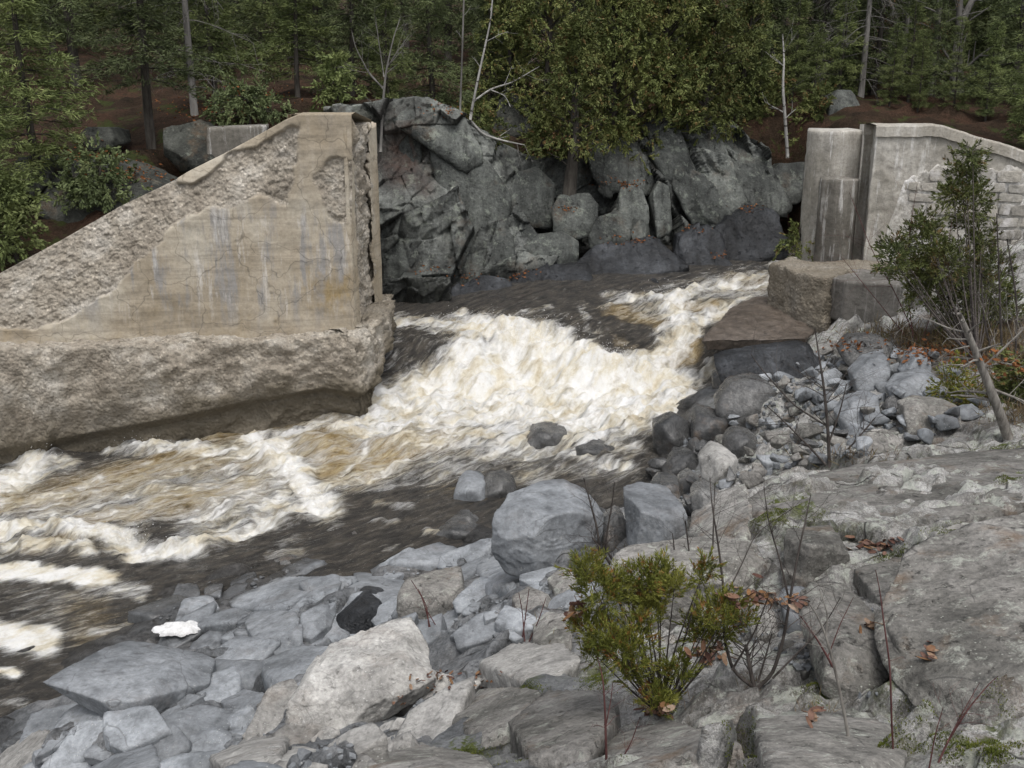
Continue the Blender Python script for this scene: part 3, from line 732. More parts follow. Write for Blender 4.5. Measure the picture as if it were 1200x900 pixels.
recess = np.exp(-((CU - 650) / 55) ** 2 - ((CV - 255) / 45) ** 2) * 1.3 + np.exp(-((CU - 470) / 34) ** 2 - ((CV - 165) / 32) ** 2) * .35
disp = disp - recess
jn = np.where(right > .5, np.minimum(de1 * 8, de2 * 6 + .15), np.minimum(ce1 * 10, ce2 * 7 + .15))
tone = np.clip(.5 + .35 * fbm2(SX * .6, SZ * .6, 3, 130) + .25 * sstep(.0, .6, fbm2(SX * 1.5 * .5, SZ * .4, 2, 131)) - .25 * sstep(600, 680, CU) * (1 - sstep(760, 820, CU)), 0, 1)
rust = np.exp(-((CU - 470) / 26) ** 2 - ((CV - 175) / 36) ** 2) * .75 + np.exp(-((CU - 500) / 12) ** 2 - ((CV - 215) / 16) ** 2) * .4
Cp = Cp + disp[..., None] * np.array([0.05, -.85, .25])
wetc = sstep(1.0, .2, Cp[..., 2] - np.interp(CU, [400, 900], [.75, 1.45]) + .3 * fbm2(SX, SZ, 3, 140))
cliff = obj("rock_cliff", make_mesh("rock_cliff", Cp, grid_quads(nt, ns), attrs={"joint": np.clip(jn, 0, 1), "tone": tone, "rust": np.clip(rust, 0, 1), "wet": wetc}), MAT['cliff'])
tag(cliff, kind="structure")
# ------------------------------------------------------------------ concrete
def in_poly(u, v, poly):
    ins = np.zeros(u.shape, bool); n = len(poly); j = n - 1
    for i in range(n):
        (xi, yi), (xj, yj) = poly[i], poly[j]
        c_ = ((yi > v) != (yj > v)) & (u < (xj - xi) * (v - yi) / (yj - yi + 1e-9) + xi)
        ins ^= c_; j = i
    return ins

def blur(a, n=1):
    for _ in range(n):
        p = np.pad(a, 1, mode='edge')
        a = (p[1:-1, 1:-1] * 4 + p[:-2, 1:-1] + p[2:, 1:-1] + p[1:-1, :-2] + p[1:-1, 2:]) / 8
    return a

t = NT("old_concrete")
sm = t.attr("smooth")
vs = t.noise(1.0, 5, .65, t.scale(3.2, 3.2, .45)); vs2 = t.noise(1.0, 7, .72, t.scale(6, 6, .8))
big = t.noise(.55, 5, .6)
cs = t.ramp(big, (.35, (.28, .235, .17)), (.5, (.385, .335, .26)), (.65, (.46, .42, .345)))
cs = t.mix(cs, (.285, .275, .262), t.math('MULTIPLY', t.ramp(vs, (.50, 0.0), (.60, .9)), t.attr("high")))
cs = t.mix(cs, (.64, .62, .59), t.math('MULTIPLY', t.ramp(vs2, (.54, 0.0), (.72, .75)), t.attr("high")))
cs = t.mix(cs, (.30, .215, .09), t.math('MULTIPLY', t.ramp(t.noise(1.1, 5, .65, t.scale(1.5, 1.5, .8)), (.52, 0.0), (.7, .7)), t.attr("rusty")))
ln = t.noise(1.0, 3, .5, t.scale(.4, .4, 9)); cs = t.mix(cs, t.ramp(ln, (.38, .75), (.46, 1.0)), .6, 'MULTIPLY')
crk = t.ramp(t.vor(.9, 'DISTANCE_TO_EDGE', t.warp(.7, 2.0)), (.0, .45), (.014, 1.0)); cs = t.mix(cs, crk, .7, 'MULTIPLY')
cs = t.mix(cs, t.ramp(t.noise(12, 6, .72), (.3, .72), (.5, 1.0), (.7, 1.2)), .8, 'MULTIPLY')
pb = t.vor(13); pbc = t.vor(13, out="Color"); pv = t.ramp(pbc, (.0, .55), (.6, 1.0), (1.0, 1.9))
cr = t.ramp(t.noise(1.1, 6, .65), (.32, (.23, .20, .16)), (.5, (.335, .30, .248)), (.68, (.46, .43, .38)))
cr = t.mix(cr, pv, t.ramp(pb, (.25, .9), (.5, .0)), 'MULTIPLY')
cr = t.mix(cr, t.ramp(t.noise(8, 6, .75), (.32, .6), (.5, 1.0), (.7, 1.3)), .8, 'MULTIPLY')
cr = t.mix(cr, (.10, .085, .06), t.attr("damp"))
c = t.mix(cr, cs, sm)
hr = t.math('ADD', t.math('MULTIPLY', pb, -.8), t.noise(10, 6, .75))
hs = t.math('MULTIPLY', t.noise(20, 5, .7), .18)
h = t.math('ADD', t.math('MULTIPLY', t.math('SUBTRACT', 1.0, sm), hr), t.math('MULTIPLY', sm, hs))
MAT['conc'] = t.done(c, .9, t.bump(h, .9, .05), .2)

def concrete_grey(name, a, b, c3, white=.6, dark=.7):
    t = NT(name)
    vs = t.noise(1.0, 6, .68, t.scale(2.6, 2.6, .22)); vs2 = t.noise(1.0, 6, .7, t.scale(7, 7, .6))
    c = t.ramp(t.noise(.8, 5, .6), (.35, a), (.5, b), (.68, c3))
    c = t.mix(c, (.085, .08, .07), t.ramp(vs, (.50, 0.0), (.66, dark)))
    c = t.mix(c, (.68, .67, .65), t.ramp(vs2, (.55, 0.0), (.66, white)))
    c = t.mix(c, t.ramp(t.noise(11, 6, .72), (.3, .65), (.5, 1.0), (.7, 1.25)), .8, 'MULTIPLY')
    return t.done(c, .9, t.bump(t.noise(16, 6, .7), .5, .04), .2)
MAT['pier'] = concrete_grey("streaked_concrete", (.25, .235, .20), (.36, .34, .30), (.45, .43, .39), .7, .3)
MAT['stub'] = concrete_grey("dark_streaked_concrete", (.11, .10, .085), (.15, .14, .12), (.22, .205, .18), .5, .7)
MAT['coping'] = concrete_grey("coping_concrete", (.30, .275, .23), (.36, .335, .29), (.42, .40, .36), .3, .3)
MAT['ledgeblock'] = concrete_grey("worn_grey_concrete", (.095, .09, .08), (.13, .122, .11), (.19, .18, .165), .2, .6)
t = NT("lime_mortar"); c = t.ramp(t.noise(1.5, 6, .65), (.36, (.38, .36, .32)), (.5, (.50, .48, .44)), (.6, (.68, .665, .64)))
MAT['mortar'] = t.done(t.mix(c, t.ramp(t.noise(12, 5, .7), (.3, .6), (.6, 1.1)), .8, 'MULTIPLY'), .95, t.bump(t.noise(14, 6, .7), .7, .05), .1)
t = NT("masonry_stone"); c = t.ramp(t.rand(), (0, (.24, .225, .20)), (.5, (.32, .305, .275)), (1, (.39, .365, .32)))
c = t.mix(c, t.ramp(t.noise(6, 6, .7), (.3, .6), (.5, 1.0), (.7, 1.3)), .9, 'MULTIPLY')
c = t.mix(c, (.62, .60, .59), t.ramp(t.noise(1.6, 7, .7, t.scale(1, 1, .6)), (.52, 0.0), (.62, .75)))
MAT['stone'] = t.done(c, .9, t.bump(t.noise(9, 6, .7), .8, .05), .15)

# --- broken dam wall on the far bank
NU, NV = 340, 185
us = np.linspace(-110, 412, NU)
Yf = np.interp(us, [-110, 412], [20.5, 21.8])
vtop = np.interp(us, [-110, -60, 0, 60, 130, 200, 216, 260, 300, 335, 350, 412], [380, 352, 318, 285, 245, 212, 202, 180, 158, 140, 134, 134])
vbot = np.interp(us, [-110, 0, 100, 412], [430, 428, 424, 414])
TB = np.linspace(0, 1, NV)[:, None]
Ug = np.broadcast_to(us[None], (NV, NU)); Vg = vbot[None] * (1 - TB) + vtop[None] * TB; Yg = np.broadcast_to(Yf[None], (NV, NU))
ag = (Ug - 600) / FPX; bg = (450 - Vg) / FPX; dy = CP + bg * SP
W = np.stack([ag * Yg / dy, Yg, CAM_H + (-SP + bg * CP) * Yg / dy], -1)
Uw = Ug + 5 * fbm2(Ug / 30, Vg / 30, 3, 200); Vw = Vg + 5 * fbm2(Ug / 30 + 9, Vg / 30, 3, 204)
S1 = [(-160, 440), (-160, 395), (60, 385), (96, 360), (132, 336), (196, 272), (240, 246), (304, 231), (340, 238), (344, 196), (352, 188), (346, 150), (350, 120), (430, 120), (430, 440)]
S2 = [(384, 184), (440, 186), (440, 260), (392, 262), (366, 216)]
S3 = [(205, 215), (214, 190), (330, 125), (356, 125), (346, 150), (262, 188), (226, 214)]
sm_ = (in_poly(Uw, Vw, S1) & ~in_poly(Uw, Vw, S2)).astype(float); cap_ = in_poly(Uw, Vw, S3).astype(float)
smooth = blur(sm_, 3); cap_ = blur(cap_, 3)
vbd = np.interp(Ug, [-110, 60, 96, 132, 196, 240, 304, 345], [395, 385, 360, 336, 272, 246, 231, 225])
lean = np.clip(vbd - Vg, 0, 200) / 100 * .55 * (1 - sstep(285, 350, Ug))
rgh = .045 + .035 * fbm2(W[..., 0] * 2.2, W[..., 2] * 2.2, 5, 210, .6) + .025 * fbm2(W[..., 0] * 9, W[..., 2] * 9, 3, 215, .6)
rec = 1 - blur(np.maximum(smooth, cap_), 14)
off = lean + np.minimum(rec * 1.6, 1) * (1 - np.maximum(smooth, cap_)) * rgh + smooth * .012 * fbm2(W[..., 0] * 1.5, W[..., 2] * 3, 4, 218) - cap_ * .05
W2 = W.copy(); W2[..., 1] += off
back = [W2[-1] + np.array([0, .5, .03]), W2[-1] + np.array([0, 3.0, -.2]), W2[-1] + np.array([0, 3.1, -6])]
W3 = np.concatenate([W2, np.stack(back)], 0)
ext = lambda a: np.concatenate([a, np.repeat(a[-1:], 3, 0)], 0)
high = sstep(395, 340, Vg) * sstep(225, 260, Vg) * .9 + .15
rusty = sstep(300, 380, Ug) * sstep(250, 330, Vg) + .3 * sstep(300, 380, Vg)
dam = thing("dam_wall", "broken tan concrete dam wall with a sloping rubble edge rising from the rapids", "dam wall", (-7, 21.3, 1.5))
def child(name, me, mat, par, label=None):
    o = obj(name, me, mat, par); o.location = -Vector(par.location)
    if label: o["label"] = label
    return o
child("wall_face", make_mesh("wall_face", W3, grid_quads(*W3.shape[:2]), attrs={"smooth": ext(np.maximum(smooth, cap_)), "high": ext(high * (1 - cap_)), "rusty": ext(rusty), "damp": ext(np.zeros_like(high))}), MAT['conc'], dam)

def strip(plan, ztop, zbot, nv, rough, seed, smoothv, jag=0.0):
    """upright concrete face over a plan line of (x, y) points, with a short top running back"""
    P = np.array(plan); n = len(P)
    zt = np.broadcast_to(np.asarray(ztop, float), (n,)); tt = np.linspace(0, 1, nv)[:, None]
    Z = zbot * (1 - tt) + (zt[None] + jag * fbm2(P[:, 0] * 6, P[:, 1] * 6, 3, seed)[None]) * tt
    X = np.broadcast_to(P[None, :, 0], Z.shape).copy(); Y = np.broadcast_to(P[None, :, 1], Z.shape).copy()
    tg = np.gradient(P, axis=0); tg /= np.linalg.norm(tg, axis=1)[:, None] + 1e-9
    nx, ny = tg[:, 1], -tg[:, 0]
    L = np.concatenate([[0], np.cumsum(np.linalg.norm(np.diff(P, axis=0), axis=1))])
    d = np.asarray(rough)[None] * (fbm2(L[None] * 2.5 + 0 * Z, Z * 2.5, 5, seed, .6) + .4 * fbm2(L[None] * 9 + 0 * Z, Z * 9, 3, seed + 7))
    return np.stack([X + nx[None] * d, Y + ny[None] * d, Z], -1)

def px_xy(u, Y): 
    p = at_depth(u, 300, Y); return p[0], p[1]
def z_at(v, Y): return at_depth(600, v, Y)[2]

# end of the wall: corner post, rough gate slot, thin plate
cpts = []
for (u, Y) in [(408, 21.80), (412, 21.78), (419, 22.15), (420.5, 22.7), (436, 24.3), (437, 23.95), (446, 24.5), (446.5, 26.2), (440, 27)]:
    cpts.append(px_xy(u, Y) + ())
cp = sample_poly(cpts, 150)
lab = np.interp(np.linspace(0, 1, 150), [0, 1], [0, 1])
cu = 600 + FPX * cp[:, 0] / (cp[:, 1] * CP + 1.9)
seglen = np.concatenate([[0], np.cumsum(np.linalg.norm(np.diff(np.array(cpts), axis=0), axis=1))]); sl = np.linspace(0, seglen[-1], 150)
in_slot = (sl > seglen[2]) & (sl < seglen[5])
zt_ = np.where(sl <= seglen[2], z_at(134, 22), np.where(in_slot, z_at(146, 23.3), z_at(148, 24.3)))
E = strip(cp, zt_, 1.05, 150, np.where(in_slot, .09, .008), 230, None, .03)
topb = np.stack([E[-1] + np.array([-.35, .1, .0]), E[-1] + np.array([-1.2, .3, -.02]), E[-1] + np.array([-1.3, .4, -4.])])
E3 = np.concatenate([E, topb], 0)
sm_e = blur(np.broadcast_to(np.where(in_slot, 0., 1.)[None], E3.shape[:2]).astype(float), 1)
child("gate_slot", make_mesh("gate_slot", E3, grid_quads(*E3.shape[:2]), attrs={"smooth": sm_e, "high": sm_e * .1, "rusty": sm_e * .3, "damp": sm_e * 0}), MAT['conc'], dam)

# footing below it, undercut by the river
ftu = [-110, 0, 100, 200, 300, 380, 408, 428, 446, 458, 462, 455]
ftv = [414, 410, 406, 402, 399, 397, 394, 386, 374, 360, 352, 346]
fty = [20.0, 20.3, 20.55, 20.8, 21.05, 21.2, 21.3, 21.7, 22.5, 23.6, 24.8, 26.2]
fbu = [-110, 0, 60, 200, 300, 380, 426, 440, 450, 456, 458, 452]
fbv = [550, 533, 522, 495, 472, 458, 466, 455, 430, 405, 385, 375]
NF = 370; kk = np.linspace(0, 11, NF); ii = np.arange(12)
tp = np.array([at_depth(np.interp(k, ii, ftu), np.interp(k, ii, ftv), np.interp(k, ii, fty)) for k in kk])
bt = np.array([at_depth(np.interp(k, ii, fbu), np.interp(k, ii, fbv), np.interp(k, ii, fty) + .05) for k in kk])
tg = np.gradient(tp[:, :2], axis=0); tg /= np.linalg.norm(tg, axis=1)[:, None]
nrm = np.stack([tg[:, 1], -tg[:, 0], 0 * kk], 1)
rows, damp = [], []
L = np.concatenate([[0], np.cumsum(np.linalg.norm(np.diff(tp, axis=0), axis=1))])
prof = [(-.9, 0, .05), (-.35, 0, .02), (-.06, 0, 0), (0, .03, 0), (.03, .12, 0), (.06, .35, 0), (.09, .6, 0), (.06, .8, 0), (.02, .93, 0), (-.12, 1.0, 0), (-.22, 1.06, 0), (-.28, 1.5, 0), (-.3, 2.6, 0)]
pf = sample_poly([(a, b, c_) for a, b, c_ in prof], 112)
for (o_, f_, dz) in pf:
    bulge = .55 + .45 * np.sin(L * .9 + 2) * np.sin(L * .37)
    p = tp + (bt - tp) * f_ + nrm * (o_ if o_ < 0 else o_ * bulge)[..., None] * np.ones((NF, 1)) + np.array([0, 0, dz])
    ns_ = fbm2(L * 1.6, f_ * 3 + o_ * 2 + 0 * L, 5, 240, .6); n2_ = fbm2(L * 8, f_ * 14 + o_ * 6 + 0 * L, 3, 245, .6)
    p = p + nrm * (.10 * ns_ + .03 * n2_)[:, None] + np.array([0, 0, 1.0]) * (.05 * ns_ + .03 * n2_)[:, None] * (1 if f_ < .9 else .4)
    rows.append(p); damp.append(np.clip(sstep(.45, .95, f_ + .12 * ns_) * .8 + .55 * sstep(410, 452, kk * 0 + np.interp(kk, ii, ftu)) * sstep(.0, .3, .3 + ns_), 0, .9))
Fm = np.stack(rows); dm = np.stack(damp)
child("footing", make_mesh("footing", Fm, grid_quads(*Fm.shape[:2]), attrs={"smooth": 0 * dm, "high": 0 * dm, "rusty": 0 * dm, "damp": dm}), MAT['conc'], dam, "rough undercut concrete footing with bare aggregate")

# --- abutment on the near bank: rounded pier, stub, stone faced wing wall with a sloping coping
def box_mesh(P8, sub=10, rough=.02, seed=0, sharp=60, chip=.0):
    V, T = hull_rock(P8, 5, sharp, rough, seed, 2.2, chip)
    return make_mesh("block", V, None, T)

def column_mesh(cx, cy, rx, ry, z0, z1, seed, depth=2.5, nv=60):
    a = np.linspace(-math.pi, 0, 40); P = np.stack([cx + rx * np.cos(a), cy + ry * np.sin(a)], 1)
    P = np.concatenate([[[cx - rx + .42 * depth / 1.5, cy + depth]], P, [[cx + rx, cy + depth]]])
    E = strip(P, z1, z0, nv, np.full(len(P), .012), seed, None)
    rim = E[-1]; c_ = np.array([cx, cy, z1])
    E = np.concatenate([E, (rim + np.array([0, 0, .03]))[None] * .96 + np.array([cx, cy, z1 + .03])[None, None] * .04, (np.array([cx, cy, z1 + .05]) + (rim - np.array([cx, cy, z1])) * .5)[None] * np.array([1, 1, 1]), np.repeat(np.array([[[cx, cy + .3, z1 + .06]]]), len(P), 1)], 0)
    return make_mesh("column", E, grid_quads(*E.shape[:2]))

abut = thing("abutment", "grey concrete abutment with a rounded pier and whitened stone facing behind the cedar bush", "abutment", (9.5, 27, 2))
Yp = 28.2; rp = (1010 - 940) / 2 / FPX * (Yp + .6) * 1.02
xc = (975 - 600) / FPX * (Yp * CP + 1.0)
child("rounded_pier", column_mesh(xc + .16, Yp + .8, rp * .92, .8, 1.2, z_at(155, Yp), 301, 1.5), MAT['pier'], abut)
xs = (983 - 600) / FPX * (27.3 * CP + 1.2)
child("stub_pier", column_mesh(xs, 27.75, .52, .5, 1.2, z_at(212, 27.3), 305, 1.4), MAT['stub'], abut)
# wing wall body
wu = [1006, 1012, 1040, 1085, 1120, 1160, 1195, 1330]
wy = [28.6, 27.0, 26.9, 26.75, 26.6, 26.45, 26.3, 25.8]
wv = [146, 146, 146, 146, 157, 168, 180, 222]
plan = sample_poly([px_xy(u, y) + (z_at(v, y) - .02,) for u, y, v in zip(wu, wy, wv)], 260)
E = strip(plan[:, :2], plan[:, 2], 1.2, 110, np.full(260, .015), 310, None)
E = np.concatenate([E, (E[-1] + np.array([0, .9, 0]))[None], (E[-1] + np.array([0, .9, -4]))[None]], 0)
wing = child("wing_wall", make_mesh("wing_wall", E, grid_quads(*E.shape[:2])), MAT['pier'], abut)
# coping
cl = sample_poly([px_xy(u, y - .07) + (z_at(v, y),) for u, y, v in zip(wu[1:], wy[1:], wv[1:])], 90)
sec = [(0, -.30), (0, -.05), (.03, 0), (.5, .02), (.95, 0), (.95, -.3)]
G = np.stack([cl + np.array([0, a, b]) for a, b in sec])
G[..., 2] += .015 * fbm2(G[..., 0] * 4, G[..., 1] * 4, 3, 312); G[..., 1] += .012 * fbm2(G[..., 0] * 5, G[..., 2] * 5, 3, 314)
cop_u = 600 + FPX * cl[:, 0] / (cl[:, 1] * CP + 1)
child("coping", make_mesh("coping", G, grid_quads(*G.shape[:2]), smooth=False), MAT['coping'], abut)
# mortar bed and facing stones
fu = np.linspace(1028, 1330, 120); fyy = np.interp(fu, wu, wy) - .022
zt2 = np.array([z_at(np.interp(u, [1028, 1050, 1085, 1200, 1330], [310, 214, 190, 204, 234]) + 9 * float(fbm2(np.array([u / 17.0]), np.array([.3]), 4, 9)[0]), y) for u, y in zip(fu, fyy)])
fpl = np.array([px_xy(u, y) for u, y in zip(fu, fyy)])
E = strip(fpl, zt2, 1.2, 60, np.full(120, .02), 320, None)
E = np.concatenate([E, (E[-1] + np.array([0, .2, .01]))[None]], 0)
child("mortar_face", make_mesh("mortar_face", E, grid_quads(*E.shape[:2])), MAT['mortar'], abut)
stone_me = []
for k in range(8):
    rr = np.random.default_rng(400 + k)
    P = [(sx * (.5 - .12 * rr.random()), sy * .5, sz * (.5 - .14 * rr.random())) for sx in (-1, 1) for sy in (-1, 1) for sz in (-1, 1)]
    P += [(.2 * rr.normal(), -.58, .15 * rr.normal())]
    V, T = hull_rock(P, 3, 16, .05, 400 + k, 1.5, 0)
    m_ = make_mesh("masonry_stone", V, None, T); m_.materials.append(MAT['stone']); stone_me.append(m_)
rs = random.Random(5)
zrow = 1.75
while zrow < 5.2:
    hrow = rs.uniform(.26, .40); u = 1052 + rs.uniform(0, 14)
    while u < 1325:
        y = float(np.interp(u, wu, wy)) - .05
        wpx = rs.uniform(13, 34); p0 = px_xy(u, y); p1 = px_xy(u + wpx, float(np.interp(u + wpx, wu, wy)) - .05)
        zl = float(np.interp(u + wpx / 2, fu, zt2))
        jag = rs.uniform(-.03, .03)
        if zrow + hrow * .6 < zl - .05 and rs.random() < .93:
            o = obj("masonry_stone", rs.choice(stone_me), None, abut)
            o.location = Vector(((p0[0] + p1[0]) / 2, (p0[1] + p1[1]) / 2 - .012, zrow + hrow / 2 + jag)) - Vector(abut.location)
            o.rotation_euler = (0, rs.uniform(-.07, .07), math.atan2(p1[1] - p0[1], p1[0] - p0[0]))
            o.scale = (math.hypot(p1[0] - p0[0], p1[1] - p0[1]) * .96, .03 + rs.uniform(0, .02), hrow * rs.uniform(.86, .95))
        u += wpx
    zrow += hrow
# ledge in front of the pier: eroded rubble block and a smooth block
def pxs(L): return [at_depth(u, v, Y) for u, v, Y in L]
zt_l = float(z_at(309, 26.3)); zt_b = float(at_depth(991, 329, 24.2)[2])
def prism(top_px, zt, zb, grow_=0.0):
    T0 = np.array([at_height(u, v, zt) for u, v in top_px]); c_ = T0.mean(0); B0 = (T0 - c_) * (1 + grow_) + c_; B0[:, 2] = zb
    return np.concatenate([T0, B0])
V, T = hull_rock(prism([(902, 309), (922, 303), (1045, 306), (1015, 313), (968, 325), (940, 320)], zt_l, .2, .02), 6, 60, .05, 51, 2.2, .05)
q_ = V * 2.3; V = V + .07 * fbm3(q_[:, 0], q_[:, 1], q_[:, 2], 4, 53, .6)[:, None] * np.array([.6, -1, .25])
child("rubble_ledge", make_mesh("rubble_ledge", V, None, T, attrs={"damp": np.full(len(V), .58)}), MAT['conc'], abut, "crumbling ledge of rough concrete and rubble")
child("ledge_block", box_mesh(prism([(961, 321), (998, 312), (1056, 322), (1056, 334), (991, 329.5)], zt_b, zt_b - 1.05), 6, .006, 55, 200, .004), MAT['ledgeblock'], abut)
P = pxs([(1040, 322, 25.3), (1330, 345, 24.6), (1330, 325, 25.8), (1040, 312, 26.6), (1040, 372, 25.1), (1330, 400, 24.4), (1330, 360, 25.8), (1040, 350, 26.5)])
child("ledge_block", box_mesh(P, 6, .012, 57, 120, .01), MAT['ledgeblock'], abut)
# low dark concrete sill seen behind the dam wall
P = [at_depth(u, v, Y) for u, v, Y in [(242, 150, 29.2), (312, 147, 29.6), (312, 190, 29.6), (242, 195, 29.2), (246, 148, 30.3), (315, 145, 30.6), (315, 190, 30.6), (246, 195, 30.3)]]
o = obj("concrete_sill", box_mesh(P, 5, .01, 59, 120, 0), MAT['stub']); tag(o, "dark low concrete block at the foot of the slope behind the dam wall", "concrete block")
# ------------------------------------------------------------------ stones
def stone(name, label, cat, front, Y0=None, base=None, zbase=None, depth=1.0, mat='slab', sub=4, sharp=30, rough=.025, seed=1, chip=.035, group=None, sink=.15, cuts=3, strata=None):
    """front: corner points (u, v, metres behind the base depth); the hidden back is the same outline further away"""
    if Y0 is None:
        Y0 = hit(*base)[1] if zbase is None else at_height(base[0], base[1], zbase)[1]
    F = np.array([at_depth(u, v, Y0 + d) for u, v, d in front])
    c_ = F.mean(0)
    B = (F - c_) * np.array([.85, 1, .85]) + c_ + np.array([0, depth, -.08 * depth])
    low = F[F[:, 2] < np.median(F[:, 2])] + np.array([0, 0, -sink])
    V, T = hull_rock(np.concatenate([F, B, low]), sub, sharp, rough, seed, 1.5, chip, cuts, strata)
    o0 = V.mean(0); o0[2] = V[:, 2].min()
    o = obj(name, make_mesh(name, V - o0, None, T), MAT[mat], None, o0)
    return tag(o, label, cat, group, "thing")

def slab(label, outline, thick=.3, lift=.06, mat='slab', seed=1, group=None, name="rock_slab", sub=5, sharp=34, chip=.03, dome=.25, rough=.02):
    Pt = np.array([hit(u, v, lift) for u, v in outline])
    c_ = Pt.mean(0)
    # flatten towards the best plane so that the top reads as one worn face
    A = np.c_[Pt[:, :2] - c_[:2], np.ones(len(Pt))]; co = np.linalg.lstsq(A, Pt[:, 2], rcond=None)[0]
    Pt[:, 2] = .3 * Pt[:, 2] + .7 * (A @ co)
    top = c_ + np.array([0, 0, thick * dome * .5])
    Bt = (Pt - c_) * np.array([.97, .97, 1]) + c_ + np.array([0, 0, -thick])
    V, T = hull_rock(np.concatenate([Pt, Bt, top[None]]), sub, sharp, rough, seed, 1.6, chip, 3)
    o0 = V.mean(0)
    return tag(obj(name, make_mesh(name, V - o0, None, T), MAT[mat], None, o0), label, "rock", group, "thing")

# large stones in the foreground
stone("boulder", "large cracked blue-grey boulder at the water's edge, biggest of the loose stones", "boulder",
      [(576, 606, .25), (588, 586, .45), (628, 573, .8), (664, 567, .95), (692, 582, .8), (707, 602, .55), (707, 625, .4), (697, 648, .2), (592, 617, .0), (628, 609, -.12), (676, 607, -.05), (576, 640, .15), (592, 662, .05), (632, 672, -.1), (682, 668, .0)],
      base=(640, 668), depth=.4, seed=11, sub=6, sharp=90, chip=.06, cuts=5)
stone("boulder", "smooth grey squarish boulder standing right of the largest cracked boulder", "boulder",
      [(732, 588, .35), (756, 583, .55), (788, 586, .55), (800, 592, .45), (806, 606, .3), (803, 640, .1), (752, 606, .0), (770, 610, -.05), (735, 632, .15), (750, 648, .0), (785, 650, -.02)],
      base=(765, 648), depth=.7, seed=13, sub=6, chip=.02, rough=.02)
stone("boulder", "small dark stone wedged between the two large boulders by the water", "boulder",
      [(709, 610, .2), (722, 603, .3), (733, 607, .3), (735, 640, .1), (716, 645, 0), (708, 635, .1)], base=(722, 645), depth=.5, seed=15, mat='wet')
stone("boulder", "pale granite boulder with a flat slanting face among the grey slabs", "boulder",
      [(337, 815, .25), (370, 782, .5), (420, 757, .8), (453, 749, .95), (487, 750, .95), (510, 776, .7), (510, 802, .5), (463, 832, .15), (413, 858, .0), (345, 852, .05), (330, 850, .1), (443, 786, .32), (438, 806, .2), (385, 838, -.02)],
      base=(400, 858), depth=.6, mat='pale', seed=17, sub=6, sharp=60, chip=.05, cuts=14, strata=((.3, .2, .9), .02, 2.2))
stone("rock_slab", "long smooth dark blue slab with a shadowed front edge beside the lower pool", "rock",
      [(46, 801, .5), (90, 782, 1.05), (126, 771, 1.35), (180, 780, 1.25), (233, 790, 1.15), (256, 799, 1.0), (188, 801, .55), (160, 821, .2), (113, 821, .15), (67, 812, .25), (85, 832, .25), (153, 846, .15), (200, 826, .5), (250, 815, .95)],
      base=(150, 848), depth=.5, mat='slab', seed=19, sub=6, sharp=40, chip=.015, rough=.015)
stone("rock", "dark faced angular block under the bluish slabs near the dead twigs", "rock",
      [(387, 742, .1), (392, 722, .3), (420, 707, .35), (444, 709, .4), (461, 727, .3), (433, 748, .0), (420, 712, .1), (400, 748, 0)], base=(420, 748), depth=.7, mat='darkslab', seed=21)
stone("rock", "brown-grey cubic block with a flat top beside the dark faced block", "rock",
      [(461, 701, .1), (497, 696, .25), (528, 688, .4), (541, 680, .55), (549, 713, .3), (517, 731, .0), (467, 729, .0), (510, 704, -.05)], base=(505, 731), depth=.7, mat='lichen', seed=23, chip=.02)
stone("rock", "white rounded stone lying in the gully by the fallen leaves", "rock",
      [(880, 740, 0), (886, 722, .1), (898, 714, .18), (910, 718, .18), (913, 735, .1), (903, 749, 0), (888, 747, -.02)], base=(897, 748), depth=.25, mat='pale', seed=25, sharp=14, chip=.005)
stone("rock", "grey rounded stone just right of the white stone in the gully", "rock",
      [(920, 715, .05), (934, 705, .15), (955, 704, .18), (968, 710, .12), (970, 732, 0), (945, 738, -.03), (925, 733, 0)], base=(945, 736), depth=.35, mat='slab', seed=27, sharp=18, chip=.01)
stone("rock", "small dull stone left of the white stone under the cedar seedling", "rock",
      [(866, 716, .05), (878, 708, .12), (888, 713, .1), (886, 732, 0), (872, 735, 0)], base=(877, 735), depth=.25, mat='lichen', seed=28)
stone("bedrock_ledge", "long grey bedrock ledge with a square shadowed face above the leaf-filled gully", "rock ledge",
      [(712, 668, .25), (722, 645, .75), (790, 641, .85), (850, 634, .9), (905, 632, .75), (800, 661, .1), (870, 660, .0), (912, 660, .05), (914, 690, .02), (905, 702, .0), (870, 700, -.02), (800, 694, .05), (740, 684, .15)],
      base=(860, 704), depth=.12, mat='lichen', seed=29, sub=6, sharp=60, chip=.04, strata=((.1, .5, .9), .025, 3), sink=.5)
stone("bedrock_ledge", "square cut bedrock block right of the long ledge over the gully", "rock ledge",
      [(919, 642, .1), (925, 626, .5), (985, 622, .55), (1002, 634, .3), (1000, 650, .15), (975, 660, .1), (940, 690, .0), (922, 688, .0), (950, 640, .0)],
      base=(940, 692), depth=.2, mat='lichen', seed=31, sub=6, sharp=60, chip=.04, strata=((.1, .5, .9), .025, 3), sink=.5)
stone("rock", "broad pale block of bedrock in the lower right with a rusty corner", "rock",
      [(962, 745, .35), (985, 727, .6), (1035, 729, .65), (1050, 745, .5), (1048, 780, .2), (1035, 805, .0), (1000, 812, -.05), (965, 790, .05), (975, 752, .2)], base=(1005, 812), depth=.7, mat='lichen', seed=33, sub=6, chip=.02)
stone("rock", "lichen covered rounded stone, topmost of the three in the mossy cleft", "rock",
      [(1078, 722, .05), (1082, 708, .15), (1098, 703, .2), (1106, 712, .15), (1106, 738, 0), (1086, 742, -.02)], base=(1092, 742), depth=.3, mat='lichen', seed=35, sharp=18)
